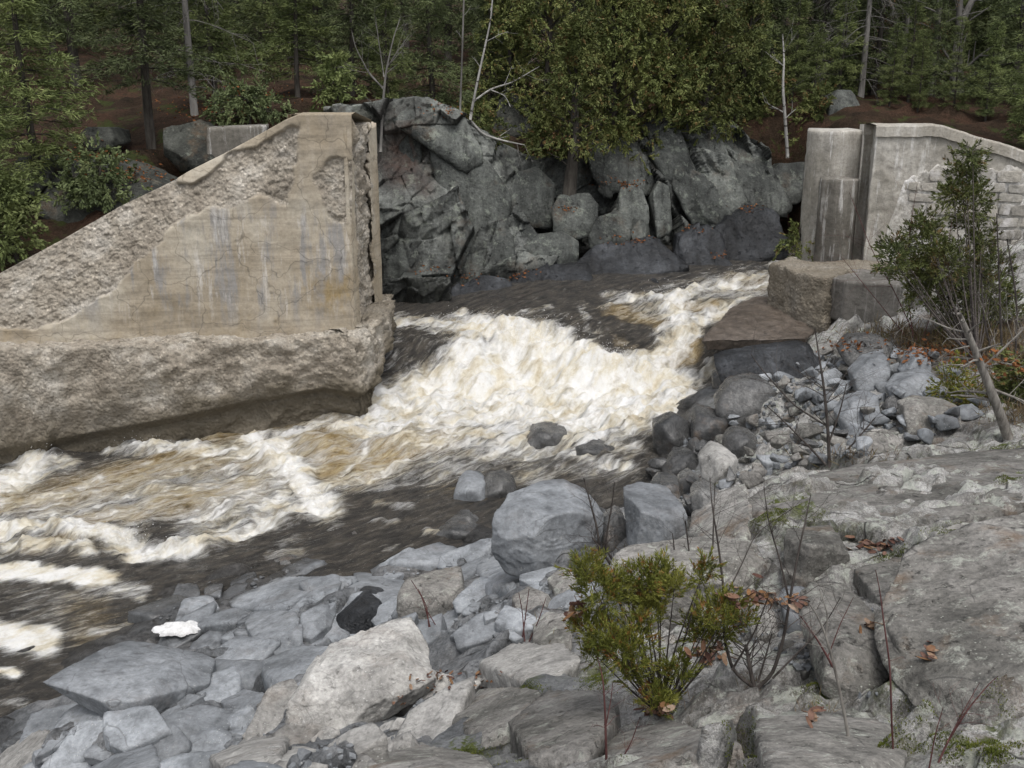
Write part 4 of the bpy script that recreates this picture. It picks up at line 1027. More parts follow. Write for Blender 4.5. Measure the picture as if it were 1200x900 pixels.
stone("rock", "angular grey stone in the middle of the mossy cleft", "rock",
      [(1054, 755, .05), (1066, 740, .15), (1086, 742, .15), (1092, 760, .05), (1080, 782, 0), (1058, 780, -.02)], base=(1070, 782), depth=.3, mat='lichen', seed=36, sharp=20)
stone("rock", "lowest rounded grey stone in the mossy cleft beside the big lichen rock", "rock",
      [(1056, 800, .05), (1070, 776, .15), (1086, 776, .15), (1090, 795, .05), (1078, 812, 0), (1058, 815, -.02)], base=(1070, 815), depth=.3, mat='lichen', seed=37, sharp=20)
stone("rock", "small flat stone behind the cleft with a dark hollow below", "rock",
      [(1045, 730, .05), (1060, 722, .15), (1078, 724, .15), (1076, 742, 0), (1050, 746, 0)], base=(1060, 746), depth=.3, mat='lichen', seed=38)
stone("rock", "knobbly mossy stone beside the broad pale block", "rock",
      [(968, 712, .05), (980, 702, .15), (1000, 704, .15), (1004, 722, .05), (990, 732, 0), (970, 730, 0)], base=(985, 732), depth=.3, mat='lichen', seed=39)
stone("boulder", "huge lichen speckled rock sloping up the lower right corner", "boulder",
      [(1075, 850, -.1), (1084, 800, .25), (1105, 750, .7), (1125, 708, 1.15), (1160, 690, 1.3), (1230, 668, 1.4), (1330, 680, 1.3), (1330, 900, -.2), (1130, 845, -.18), (1180, 860, -.3), (1200, 780, .25)],
      base=(1090, 852), depth=1.0, mat='lichen', seed=41, sub=6, sharp=22, chip=.03, rough=.03, strata=((.3, .6, .75), .02, 2.5))

# worn blue-grey slabs by the lower pool
def slab_label(s_): return s_ + " of the worn slabs by the pool"
SL = [
 ("triangular pale slab at the upstream tip of the worn slabs beside the pool", [(236, 690), (246, 682), (262, 684), (258, 697), (240, 700)], .2),
 ("flat blue slab with a dark notch behind the pale triangular one", [(268, 702), (275, 692), (330, 674), (402, 676), (396, 690), (330, 712), (280, 716)], .25),
 ("wide bluish slab lying above the dark faced block", [(398, 690), (415, 672), (445, 667), (480, 684), (486, 698), (455, 712), (420, 704)], .3),
 ("small bluish cushion shaped stone above the brown cubic block", [(488, 688), (500, 676), (525, 677), (530, 690), (505, 700)], .22),
 ("round shouldered blue stone next to the flat slab with a split end", [(285, 725), (300, 714), (345, 712), (352, 728), (340, 752), (300, 755)], .3),
 ("square blue slab in front of the dark notch", [(352, 722), (375, 705), (395, 706), (388, 735), (365, 748), (350, 742)], .3),
 ("grey plate shaped slab reaching out under the foam fleck", [(140, 775), (200, 765), (310, 772), (345, 785), (310, 808), (250, 800), (180, 790)], .25),
 ("long pale slab running down to the pale granite boulder", [(300, 775), (350, 758), (425, 756), (415, 785), (360, 808), (320, 806)], .3),
 ("low arched slab over a dark pool at the pale boulder's foot", [(258, 818), (285, 808), (330, 812), (335, 826), (300, 834), (265, 830)], .22),
 ("broad grey block facing the camera below the arched slab", [(150, 862), (200, 835), (235, 825), (280, 834), (262, 858), (205, 880)], .3),
 ("dark cube of rock with a yellow lichen dot in the lower left", [(182, 856), (190, 848), (212, 846), (210, 868), (188, 872)], .22),
 ("flat stone at the picture's bottom left corner with a ridged back", [(60, 868), (95, 842), (150, 838), (160, 860), (110, 892), (50, 905)], .35),
 ("pale pinkish slab sloping into the pool at the bottom left", [(-10, 880), (40, 858), (80, 852), (60, 890), (10, 915), (-20, 915)], .3),
 ("thick slab ending in a broken edge beside the pinkish one", [(100, 905), (130, 878), (180, 872), (190, 900), (140, 925)], .35),
 ("cracked tan slab near the bottom with a crooked joint", [(245, 885), (300, 855), (335, 862), (330, 890), (280, 910)], .25),
 ("flat tan slab with lichen dots in front of the pale granite boulder", [(300, 905), (345, 872), (400, 872), (420, 895), (360, 925)], .25),
 ("tilted blue block just below the large cracked boulder", [(556, 660), (580, 648), (620, 668), (610, 690), (570, 688)], .3),
 ("small rusty stone leaning against the large cracked boulder", [(640, 676), (660, 664), (690, 672), (680, 692), (650, 694)], .25),
 ("grey wedge stone with a pale vein beside the cedar seedling", [(600, 700), (620, 684), (650, 700), (640, 730), (610, 735)], .3),
 ("shaggy upright grey stone left of the cedar seedling", [(625, 735), (640, 712), (665, 720), (672, 750), (650, 762), (625, 758)], .4),
]
for i, (lb, ol, th) in enumerate(SL):
    slab(lb, ol, th, .07 if th < .28 else .10, 'slab' if i < 12 or i in (16,) else 'pale' if i in (12, 14, 15) else 'lichen' if i > 16 else 'slab', 60 + i)

SL2 = [
 ("broad smooth bedrock ramp sloping up behind the gully at the right", [(868, 590), (900, 562), (1010, 546), (1120, 530), (1215, 520), (1230, 590), (1100, 606), (960, 622), (890, 630)], .35, .05),
 ("fractured bedrock nose at the left end of the ramp", [(806, 630), (812, 590), (838, 572), (872, 570), (885, 600), (875, 634)], .4, .1),
 ("mossy bedrock shelf at the right under the ramp", [(1060, 628), (1130, 610), (1220, 600), (1220, 640), (1150, 652), (1080, 652)], .25, .07),
 ("rounded bedrock shoulder right of the leaf-filled notch", [(1000, 668), (1050, 650), (1110, 655), (1150, 675), (1100, 705), (1030, 700)], .3, .08),
 ("lichen mottled bedrock slab at the bottom edge below the seedling", [(705, 870), (780, 838), (860, 846), (880, 880), (850, 915), (720, 915)], .3, .06),
 ("grey bedrock slab with dark pits at the bottom left of the seedling", [(596, 850), (640, 805), (700, 800), (735, 840), (690, 880), (620, 885)], .3, .08),
 ("long low bedrock slab right of the pale granite boulder", [(520, 850), (560, 812), (620, 792), (650, 815), (610, 860), (545, 880)], .25, .07),
 ("bedrock slab streaked with rust at the bottom under the red twigs", [(885, 850), (950, 822), (1040, 838), (1070, 880), (1050, 915), (900, 915)], .3, .06),
 ("bedrock slab at the bottom edge under the long low one", [(420, 900), (480, 865), (560, 880), (600, 905), (560, 925), (440, 925)], .25, .06),
 ("grey block with a sharp corner left of the cedar seedling", [(560, 770), (600, 745), (660, 750), (680, 780), (630, 800), (575, 798)], .3, .08),
]
for i, (lb, ol, th, lf) in enumerate(SL2):
    slab(lb, ol, th, lf, 'lichen' if i != 9 else 'pale', 160 + i, sub=5, sharp=70, chip=.035, dome=.12, name="bedrock_slab")

RS = random.Random(21)
def inpoly1(u, v, poly): return bool(in_poly(np.array([float(u)]), np.array([float(v)]), poly)[0])
def darts(poly, n, rmin, rmax, gap=.8, avoid=(), tries=6000, squash=.6):
    out = []; us_ = [p[0] for p in poly]; vs_ = [p[1] for p in poly]
    for k in range(tries):
        u, v = RS.uniform(min(us_), max(us_)), RS.uniform(min(vs_), max(vs_))
        if not inpoly1(u, v, poly): continue
        r = rmin + (rmax - rmin) * RS.random() ** 2.2
        if k < tries * .25: r = max(r, .6 * rmax)
        if all(math.hypot(u - a, (v - b) / squash) > (r + c_) * gap for a, b, c_ in out) and all(math.hypot(u - a, (v - b) / squash) > (r * .5 + c_) for a, b, c_ in avoid):
            out.append((u, v, r))
            if len(out) >= n: break
    return out

def random_slab(u, v, rpx, seed, mat, label, group, flat=.26, name="rock_slab", sub=3):
    p = hit(u, v); dist = float(np.linalg.norm(p - np.array([0, 0, CAM_H]))); r = rpx / FPX * dist
    rr = np.random.default_rng(seed)
    k = rr.integers(4, 7); a = np.arange(k) * 2 * math.pi / k + rr.uniform(-.35, .35, k)
    px_, py_ = np.cos(a) * (.8 + .45 * rr.random(k)), np.sin(a) * (.6 + .4 * rr.random(k))
    P = np.stack([px_ * 1.15, py_ * .85, flat * (.6 + .5 * (px_ * rr.normal(0, .5) + py_ * rr.normal(0, .5)))], 1)
    Q = P * np.array([1.0, 1.0, 1]) + np.array([rr.normal(0, .12), rr.normal(0, .12), 0]); Q[:, 2] = -flat * 2.0
    V, T = hull_rock(np.concatenate([P, Q]) * r, 4 if rpx > 14 else 3, 40, .015, seed, 1.6, .03, 3)
    o = obj(name, make_mesh(name, V, None, T), MAT[mat], None, p + np.array([0, 0, flat * r * .12]))
    o.rotation_euler = (rr.normal(.05, .12) , rr.normal(-.16, .12), .5 + rr.normal(0, .4))
    return tag(o, label, "rock", group, "thing")

def zone_label(u, v, r, zones, what, big):
    z_ = next(n for a, b, n in zones if u < a and v < b)
    return ("%s %s %s" % ("large" if r > big else "small" if r < big * .55 else "medium sized", what, z_), "%ss %s" % (what, z_))
avoid = [(640, 765, 40), (590, 830, 50), (640, 620, 70), (765, 615, 40), (420, 805, 75), (150, 805, 60)] + [(np.mean([q[0] for q in ol]), np.mean([q[1] for q in ol]), 20) for _, ol, _ in SL]
POOL = [(180, 720), (235, 685), (300, 664), (400, 655), (500, 655), (560, 635), (600, 650), (690, 690), (640, 745), (540, 750), (480, 745), (350, 770), (250, 765), (200, 745)]
LOWER = [(-20, 905), (30, 850), (120, 840), (260, 805), (340, 800), (330, 860), (430, 870), (520, 800), (600, 780), (620, 800), (520, 860), (430, 915), (0, 920)]
for i, (u, v, r_) in enumerate(darts(POOL, 70, 13, 54, .52, avoid)):
    random_slab(u, v, r_, 500 + i, 'slab', *zone_label(u, v, r_, [(260, 9999, "at the edge of the dark pool"), (400, 700, "at the waterline above the dark faced block"), (480, 9999, "around the dark faced block"), (600, 9999, "around the brown cubic block"), (9999, 9999, "at the foot of the largest boulder")], "blue-grey angular slab", 30))
for i, (u, v, r_) in enumerate(darts(LOWER, 46, 15, 64, .52, avoid)):
    random_slab(u, v, r_, 700 + i, 'slab' if u < 300 else 'pale', *zone_label(u, v, r_, [(140, 9999, "in the bottom left corner"), (330, 9999, "below the long dark slab"), (450, 9999, "in front of the pale granite boulder"), (9999, 9999, "right of the pale granite boulder")], "flat grey slab", 36))
GULLY = [(820, 740), (870, 700), (960, 700), (1040, 720), (1060, 800), (990, 830), (900, 760)]
for i, (u, v, r_) in enumerate(darts(GULLY, 16, 5, 12, .9, [(900, 730, 20), (945, 720, 24), (1005, 770, 45), (1075, 770, 25)])):
    random_slab(u, v, r_, 800 + i, 'lichen', "small lichened stone on the gully floor around the broad pale block", "small stones in the gully", .5)

# stones at the waterline: dark and wet
WR = [
 ("round dark wet boulder at the right edge of the white pool, lowest in the row", 790, 508, 26, 22), ("dark wet boulder with a ridge just right of the round one", 832, 498, 26, 22), ("big dark mottled boulder under the undercut slab", 880, 470, 38, 30),
 ("wet stone below the round dark boulder", 800, 545, 24, 18), ("pale banded stone amid the wet boulders", 845, 545, 24, 20), ("low wet stone at the still water's edge", 785, 575, 22, 15), ("small brown stone by the foam flecked puddle", 812, 565, 15, 12),
 ("dark angular stone breaking the current, nearest the white pool", 640, 512, 30, 12), ("low wet hump right of the angular stone in the current", 695, 527, 28, 10), ("split grey stone standing in the shallow water, upper of a pair", 552, 573, 22, 16), ("dark low stone in the shallows behind the split one", 582, 572, 24, 14),
 ("half drowned dark ridge in the shallows in front of the largest boulder", 540, 625, 36, 12), ("small drowned stone in the grey shallows", 470, 650, 20, 8), ("black wet stone where the shallows meet the slabs", 545, 610, 20, 10), ("flat wet stone awash at the upstream end of the slabs", 330, 662, 34, 7), ("dark stone awash in the middle of the shallows", 420, 628, 26, 7),
 ("pointed wet stone beside the pale banded one", 872, 520, 22, 18), ("dark stone in the shade under the slab's lip", 850, 440, 18, 12), ("wet grey stone at the pile's lower end", 830, 585, 20, 13),
]
for i, (lb, u, v, ru, rv) in enumerate(WR):
    zb = max(float(water_tps(*[np.array([c_]) for c_ in at_height(u, v, 0)[:2]])[0]), 0 if u > 770 else -9)
    Y0 = at_height(u, v + rv, zb)[1] if u < 770 else hit(u, v + rv)[1]
    rr = np.random.default_rng(900 + i)
    pts = []
    for k in range(9):
        a = 2 * math.pi * k / 9 + rr.uniform(-.25, .25)
        pts.append((u + ru * math.cos(a) * rr.uniform(.85, 1.1), v - rv * math.sin(a) * rr.uniform(.85, 1.1), .25 + .3 * max(math.sin(a), -.5)))
    pts += [(u + ru * rr.uniform(-.4, .3), v - rv * .25, 0), (u + ru * rr.uniform(.2, .5), v + rv * .1, .05)]
    stone("wet_rock" if i not in (4,) else "rock", lb, "rock", pts, Y0=Y0, depth=.6 * ru / FPX * 40, mat='pale' if i == 4 else ('slab' if i in (9,) else 'wet'), sub=4, seed=900 + i, sharp=60, chip=.06, sink=.3, cuts=9)

# undercut brown slab the side stream pours over
stone("rock_slab", "flat brown wet slab with an undercut lip beside the rapids below the ledge", "rock",
      [(818, 402, -.2), (836, 384, 1.2), (868, 360, 3.4), (900, 348, 4.2), (925, 360, 3.2), (955, 388, 1.2), (935, 402, .2), (870, 409, -.3), (935, 414, .15), (872, 418, -.25), (825, 412, -.1)],
      base=(870, 420), zbase=.85, depth=.6, mat='wetbrown' if 'wetbrown' in MAT else 'wet', seed=71, sub=6, sharp=60, chip=.02, sink=.02, cuts=3, strata=((.2, .3, .9), .012, 5))
stone("rock_slab", "dark step of rock under the brown slab's lip", "rock",
      [(838, 425, .2), (860, 418, .3), (930, 416, .5), (960, 405, .9), (975, 440, .4), (930, 470, .0), (880, 462, -.1), (845, 445, .0)], base=(900, 470), zbase=.5, depth=1.2, mat='darkslab', seed=73, sub=5)
stone("rock", "dark mossy stone at the foot of the rubble ledge", "rock",
      [(985, 410, .1), (1000, 395, .3), (1030, 392, .3), (1050, 405, .2), (1045, 428, 0), (1000, 432, 0)], base=(1020, 432), depth=.7, mat='wet', seed=75)

# pile of washed stones below the abutment
PR = []
for k in range(12):
    rr = np.random.default_rng(1000 + k); n_ = rr.integers(8, 13)
    P = rr.normal(size=(n_, 3)); P /= np.linalg.norm(P, axis=1)[:, None]; P *= np.array([1.0, rr.uniform(.6, .9), rr.uniform(.45, .75)])
    V, T = hull_rock(P, 4, 40, .015, 1000 + k, 1.5, .03, 7)
    for mt in ('slab', 'wet', 'lichen'):
        m_ = make_mesh("washed_stone", V, None, T); m_.materials.append(MAT[mt]); PR.append((mt, m_))
PILE = [(768, 598), (762, 560), (800, 520), (850, 480), (905, 432), (960, 412), (1040, 408), (1112, 428), (1150, 480), (1100, 512), (1010, 532), (930, 548), (862, 566), (815, 604)]
av2 = [(u, v, ru * .8) for (_, u, v, ru, rv) in WR if u > 770]
for layer, (n_, r0, r1, lift, gap) in enumerate([(120, 8, 27, .0, .72), (60, 8, 20, .22, 1.0)]):
    for i, (u, v, r_) in enumerate(darts(PILE, n_, r0, r1, gap, av2, 9000, .75)):
        p = hit(u, v + r_ * .3); dist = float(np.linalg.norm(p - np.array([0, 0, CAM_H]))); r = r_ / FPX * dist * 1.15
        wetz = (u < 830 and v > 480) or (u < 880 and v < 470) or RS.random() < .10
        mt = 'wet' if wetz else ('lichen' if (RS.random() < .22 or (u < 960 and v > 505 and RS.random() < .45)) else 'slab')
        o = obj("washed_stone", RS.choice([m for q, m in PR if q == mt]), None, None, p + np.array([0, 0, r * .25 + lift * RS.random()]))
        o.rotation_euler = (RS.uniform(-.5, .5), RS.uniform(-.5, .5), RS.uniform(0, 6.28)); o.scale = (r, r, r * RS.uniform(.8, 1.1))
        lb = {'wet': "dark wet stone at the river edge of the washed stone pile", 'slab': "pale blue-grey washed stone in the pile below the abutment ledge", 'lichen': "dull brown-grey stone among the washed stones below the abutment"}[mt]
        lb, gp = zone_label(u, v, r_, [(850, 520, "beside the undercut slab"), (850, 9999, "at the still water's edge of the pile"), (960, 470, "under the abutment's rubble ledge"), (1200, 455, "at the back of the pile below the cedar bush"), (980, 9999, "around the dark bare sapling"), (1060, 9999, "along the pile's near rim"), (9999, 9999, "by the leaning dead trunk")], {'wet': "dark wet stone", 'slab': "pale washed stone", 'lichen': "dull brown-grey stone"}[mt], 17)
        tag(o, lb, "rock", gp, "thing")
for i, (lb, f) in enumerate([
    ("large pale tilted stone at the back of the washed stone pile", [(1062, 440, .1), (1072, 420, .3), (1082, 408, .4), (1092, 425, .3), (1090, 450, .1), (1070, 455, 0)]),
    ("broad smooth pale stone in the middle of the washed stone pile", [(1045, 460, .1), (1060, 443, .4), (1090, 436, .5), (1108, 448, .4), (1105, 468, .1), (1075, 478, 0), (1050, 474, 0)]),
    ("long bluish stone on top of the washed stone pile", [(1000, 440, .3), (1020, 420, .6), (1042, 415, .6), (1048, 435, .3), (1030, 455, 0), (1005, 458, 0)]),
    ("white faced stone with a split in the washed stone pile", [(985, 490, .1), (1000, 470, .4), (1030, 462, .5), (1035, 485, .2), (1012, 505, 0), (990, 505, 0)]),
    ("dark square block at the near edge of the washed stone pile", [(1062, 478, .2), (1085, 470, .4), (1125, 474, .4), (1135, 500, .1), (1100, 508, 0), (1066, 505, 0)])]):
    stone("rock", lb, "rock", f, base=(np.mean([q[0] for q in f]), max(q[1] for q in f)), depth=.6, mat='lichen' if i == 4 else 'slab', seed=80 + i, sub=5, chip=.02)

# blocks and slabs at the foot of the far cliff
def cliffstone(label, f, Y0, mat='cliffblock', depth=1.2, name="rock", chip=.04, sharp=110, seed=0, cat="rock", strata=None, sub=5):
    return stone(name, label, cat, f, Y0=Y0, depth=depth, mat=mat, sub=sub, sharp=sharp, rough=.03, seed=seed, chip=chip, sink=.4, strata=strata, cuts=2)
CS = [
 ("pale domed cap of rock at the top of the far cliff's left end", [(440, 118, .3), (468, 110, .7), (500, 112, .9), (545, 138, .8), (566, 178, .3), (545, 190, .0), (505, 160, -.1), (470, 138, .0), (445, 134, .1)], 32.0),
 ("big flat lichened face below the domed cap of the far cliff", [(502, 165, .2), (530, 172, .3), (572, 188, .6), (600, 230, .4), (592, 262, .1), (548, 272, -.2), (520, 235, -.1), (505, 200, .0)], 31.9),
 ("brown stained rock face in the far cliff beside the dam wall's plate", [(446, 145, .4), (468, 140, .5), (492, 150, .5), (494, 195, .1), (470, 205, .0), (447, 192, .1)], 32.2),
 ("slanting ribbed block low on the far cliff's left side", [(446, 215, .4), (468, 208, .5), (500, 240, .3), (525, 272, .1), (500, 290, -.1), (462, 262, .0), (446, 245, .1)], 31.3),
 ("dark cracked block at the base of the far cliff's left side", [(446, 285, .3), (480, 272, .5), (508, 285, .3), (512, 318, .0), (470, 325, -.1), (446, 318, .0)], 30.5),
 ("grey face of rock left of the dark cedar trunk", [(592, 205, .7), (630, 195, .9), (652, 215, .7), (648, 255, .2), (615, 255, .1), (596, 235, .2)], 33.3),
 ("big lichened boulder under the dark cedar trunk at the cliff foot", [(646, 245, .2), (655, 228, .5), (690, 226, .6), (702, 240, .4), (700, 262, .1), (672, 270, 0), (648, 262, 0)], 32.6),
 ("shadowed boulder right of the one under the cedar trunk", [(690, 275, .1), (700, 255, .4), (725, 246, .6), (742, 258, .4), (738, 285, .1), (705, 292, 0)], 32.2),
 ("flat topped pale slab lying in the recess of the far cliff", [(612, 290, .0), (630, 276, .4), (660, 272, .5), (680, 284, .3), (678, 300, .0), (640, 306, -.1)], 31.6),
 ("tall lichened block leaning on the left part of the far cliff", [(510, 325, .0), (512, 290, .4), (540, 262, .8), (585, 258, .9), (602, 275, .7), (605, 310, .2), (560, 335, -.1)], 30.8),
 ("upright slab standing in the middle of the far cliff", [(762, 232, .3), (772, 212, .6), (784, 218, .5), (790, 260, .1), (770, 268, 0)], 33.6),
 ("square block beside the upright slab of the far cliff", [(722, 240, .3), (728, 218, .6), (752, 216, .6), (760, 240, .3), (760, 266, .0), (730, 268, 0)], 33.4),
 ("small rounded boulder below the upright slab on the far bank", [(738, 270, .1), (745, 256, .3), (758, 258, .3), (758, 278, 0), (742, 282, 0)], 32.5),
 ("knob of rock above the leaf strewn shelf on the far bank", [(828, 275, .1), (835, 258, .4), (848, 258, .4), (852, 275, .1), (840, 284, 0)], 34.2),
 ("dark block half hidden behind the rounded pier", [(900, 205, .3), (915, 190, .8), (945, 190, .8), (945, 225, .2), (915, 230, 0)], 36.5),
 ("pointed dark stone by the white birch trunk", [(885, 190, .1), (893, 165, .5), (905, 175, .4), (905, 200, 0), (890, 205, 0)], 37.5),
 ("small grey block in the hollow beside the plate of the dam wall", [(465, 335, .1), (470, 320, .3), (495, 318, .3), (495, 345, 0), (480, 350, 0)], 29.6),
 ("round stone in the hollow left of the dark river slab", [(500, 330, .1), (508, 322, .3), (528, 324, .3), (528, 342, 0), (505, 345, 0)], 29.8),
 ("slanting stone plate leaning in the recess of the far cliff", [(598, 258, .5), (606, 250, .7), (640, 285, .2), (636, 298, 0), (612, 280, .1)], 31.9),
]
for i, (lb, f, Y0) in enumerate(CS): cliffstone(lb, f, Y0, seed=1200 + i)
for i, (lb, f, Y0) in enumerate([
 ("slanting rock plank under the cedars, leftmost of the steep strata", [(688, 165, .7), (712, 160, 1.0), (732, 212, .1), (708, 220, 0), (692, 200, .2)], 34.3),
 ("slanting rock plank second from the left in the steep strata", [(712, 165, .8), (745, 160, 1.2), (768, 212, .2), (744, 220, 0), (722, 205, .2)], 34.5),
 ("steep ribbed plank running down from under the cedars", [(756, 140, 1.2), (794, 136, 1.5), (820, 200, .3), (806, 212, .0), (780, 205, .2), (762, 175, .6)], 34.9),
 ("lower continuation of the ribbed plank over the leafy shelf", [(786, 205, .6), (816, 196, .9), (858, 242, .1), (848, 256, 0), (812, 250, .1), (790, 225, .3)], 34.5),
 ("pale edged plank left of the broad steep face", [(796, 140, 1.4), (834, 136, 1.7), (876, 236, .2), (852, 246, .0), (826, 210, .3), (804, 172, .8)], 35.3),
 ("broad steep rock face leaning at the right end of the far cliff", [(824, 140, 1.8), (862, 138, 2.2), (902, 186, 1.4), (930, 240, .4), (892, 250, .0), (864, 244, .0), (842, 190, .7)], 35.5)]):
    cliffstone(lb, f, Y0, "cliffblock", 2.4, "rock_slab", .03, 90, 1250 + i, strata=((.85, -.1, .5), .10, 2.6), sub=5)
DS = [
 ("long black slab dipping into the river under the far cliff, furthest downstream", [(472, 378, -.1), (478, 362, .2), (540, 340, .6), (562, 326, 1.0), (592, 330, .9), (614, 350, .2), (600, 362, -.1), (540, 366, -.2)], 29.2),
 ("ridged dark slab between the long black slab and the broad grey one", [(588, 345, .2), (600, 324, .9), (650, 308, 1.2), (690, 310, 1.0), (700, 332, .2), (650, 352, -.1), (606, 358, -.1)], 29.7),
 ("broad slanting grey slab along the far water's edge", [(680, 340, .0), (664, 318, .7), (700, 290, 1.4), (770, 276, 1.6), (800, 288, 1.3), (812, 322, .2), (770, 330, -.1), (720, 342, -.2)], 30.4),
 ("striped wet slab dropping to the river right of the broad grey slab", [(790, 318, .1), (796, 276, 1.2), (830, 262, 1.6), (850, 276, 1.2), (858, 310, .2), (820, 324, -.1)], 31.6),
 ("dark toe of rock where the far slabs meet the upstream bend", [(845, 306, .1), (835, 268, 1.2), (880, 240, 2.0), (910, 246, 1.6), (925, 285, .3), (890, 304, -.1)], 32.6),
 ("thin black reef under the broad grey slab", [(640, 360, .0), (650, 342, .4), (720, 335, .5), (770, 328, .4), (775, 340, 0), (700, 352, -.1)], 29.4),
]
for i, (lb, f, Y0) in enumerate(DS): cliffstone(lb, f, Y0, 'darkslab', 1.6, "rock_slab", .03, 90, 1300 + i, strata=((.6, -.1, .75), .11, 2.2), sub=5)
stone("boulder", "grey rock outcrop on the slope behind the abutment", "boulder", [(968, 150, 0), (974, 118, .5), (985, 103, .8), (1002, 103, .8), (1012, 128, .4), (1014, 155, 0), (990, 158, -.1)], Y0=38, depth=2, mat='cliffblock', seed=90, sub=5)
stone("boulder", "squared grey stone right of the outcrop behind the abutment", "boulder", [(1008, 150, 0), (1010, 128, .3), (1030, 126, .4), (1034, 150, .1), (1020, 156, 0)], Y0=38, depth=1, mat='cliffblock', seed=91, sub=4)
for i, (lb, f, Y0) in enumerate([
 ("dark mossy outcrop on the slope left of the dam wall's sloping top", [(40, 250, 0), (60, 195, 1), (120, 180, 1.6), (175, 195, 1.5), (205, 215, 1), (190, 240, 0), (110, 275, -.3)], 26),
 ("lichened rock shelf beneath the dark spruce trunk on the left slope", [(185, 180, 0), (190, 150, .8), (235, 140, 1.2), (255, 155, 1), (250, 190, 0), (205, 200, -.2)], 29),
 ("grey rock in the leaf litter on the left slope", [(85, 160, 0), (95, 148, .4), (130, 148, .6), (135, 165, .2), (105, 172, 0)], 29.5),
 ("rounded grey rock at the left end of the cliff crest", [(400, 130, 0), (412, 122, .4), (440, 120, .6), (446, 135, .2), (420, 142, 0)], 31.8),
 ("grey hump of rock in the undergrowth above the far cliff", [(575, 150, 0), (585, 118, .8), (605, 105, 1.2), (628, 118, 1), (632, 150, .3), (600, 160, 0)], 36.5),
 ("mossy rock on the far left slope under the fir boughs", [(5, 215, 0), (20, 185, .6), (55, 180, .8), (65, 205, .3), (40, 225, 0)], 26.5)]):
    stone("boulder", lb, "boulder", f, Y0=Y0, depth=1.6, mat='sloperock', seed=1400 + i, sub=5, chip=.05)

# pebbles and grit between the stones
rg = np.random.default_rng(321); GM = MB(); iv, it = ico(1)
for poly, n_, s0, s1 in ((POOL, 700, .015, .06), (LOWER, 500, .012, .05), (PILE, 700, .02, .075), (GULLY, 260, .01, .04)):
    us_ = [p[0] for p in poly]; vs_ = [p[1] for p in poly]; k = 0
    while k < n_:
        u, v = rg.uniform(min(us_), max(us_)), rg.uniform(min(vs_), max(vs_))
        if not inpoly1(u, v, poly): continue
        k += 1; p = hit(u, v); s_ = s0 + (s1 - s0) * rg.random() ** 2
        GM.add(iv * s_ * (1 + .25 * rg.normal(size=(len(iv), 1))) * rg.uniform(.5, 1.1, 3) + p + np.array([0, 0, s_ * .3]), None, it)
gv = obj("gravel", GM.mesh("gravel", False), MAT['slab']); tag(gv, "loose pebbles and grit between the shore stones", None, None, "stuff")
t = NT("moss_tufts"); MAT['moss'] = t.done(t.ramp(t.noise(14, 3), (.3, (.05, .06, .014)), (.5, (.10, .12, .025)), (.7, (.17, .175, .045))), .9, None, .1)
MM = MB()
for (mu, mv, ru, rv) in moss_sp:
    n_ = int(60 + 9 * ru * rv ** .7); q = np.stack([mu + ru * .62 * rg.normal(size=n_), mv + rv * .62 * rg.normal(size=n_)], 1)
    P = np.array([hit(a, b) for a, b in q[::1][:420]]); keep = fbm2(P[:, 0] * 6, P[:, 1] * 6, 3, 77) > -.15; P = P[keep]
    for _ in range(6):
        Pj = P + rg.normal(0, .018, P.shape) * np.array([1, 1, 0]); Pj[:, 2] = bank_z(Pj[:, 0], Pj[:, 1]) - .004
        MM.leaves(Pj, rg.normal(0, .5, P.shape) + np.array([0, 0, 1.0]), rg.uniform(.010, .022, len(P)), .0032)
ms_ = obj("moss", MM.mesh("moss", False), MAT['moss']); tag(ms_, "green moss in the joints of the bedrock", None, None, "stuff")

t = NT("dry_stems"); MAT['drystem'] = t.done(t.ramp(t.noise(7, 3), (.3, (.07, .05, .03)), (.5, (.17, .125, .075)), (.62, (.10, .09, .035)), (.75, (.25, .2, .14))), .9, None, .1)
UM = MB()
for (u0, v0, ru, rv, n_) in [(1110, 405, 75, 16, 700), (1185, 430, 40, 30, 600), (1060, 395, 30, 10, 160), (1010, 402, 30, 8, 120), (1150, 470, 26, 20, 220), (1195, 490, 16, 18, 160), (1000, 540, 50, 5, 70), (885, 800, 10, 6, 40), (770, 830, 26, 8, 90), (640, 745, 16, 10, 50), (700, 645, 20, 8, 40), (1075, 755, 12, 30, 50), (955, 845, 14, 10, 60)]:
    q = np.array([hit(u0 + ru * .6 * rg.normal(), v0 + rv * .6 * rg.normal()) for _ in range(n_)]); sc_ = q[:, 1] / 21
    for _ in range(2):
        UM.leaves(q + rg.normal(0, .03, q.shape), rg.normal(0, .75, q.shape) + np.array([0, 0, .9]), rg.uniform(.12, .45, len(q)) * np.maximum(sc_, .35), .008 * np.maximum(sc_, .25))
us_o = obj("dry_undergrowth", UM.mesh("dry_undergrowth", False), MAT['drystem']); tag(us_o, "dry brown stems and grass between the shore rocks and shrubs", None, None, "stuff")
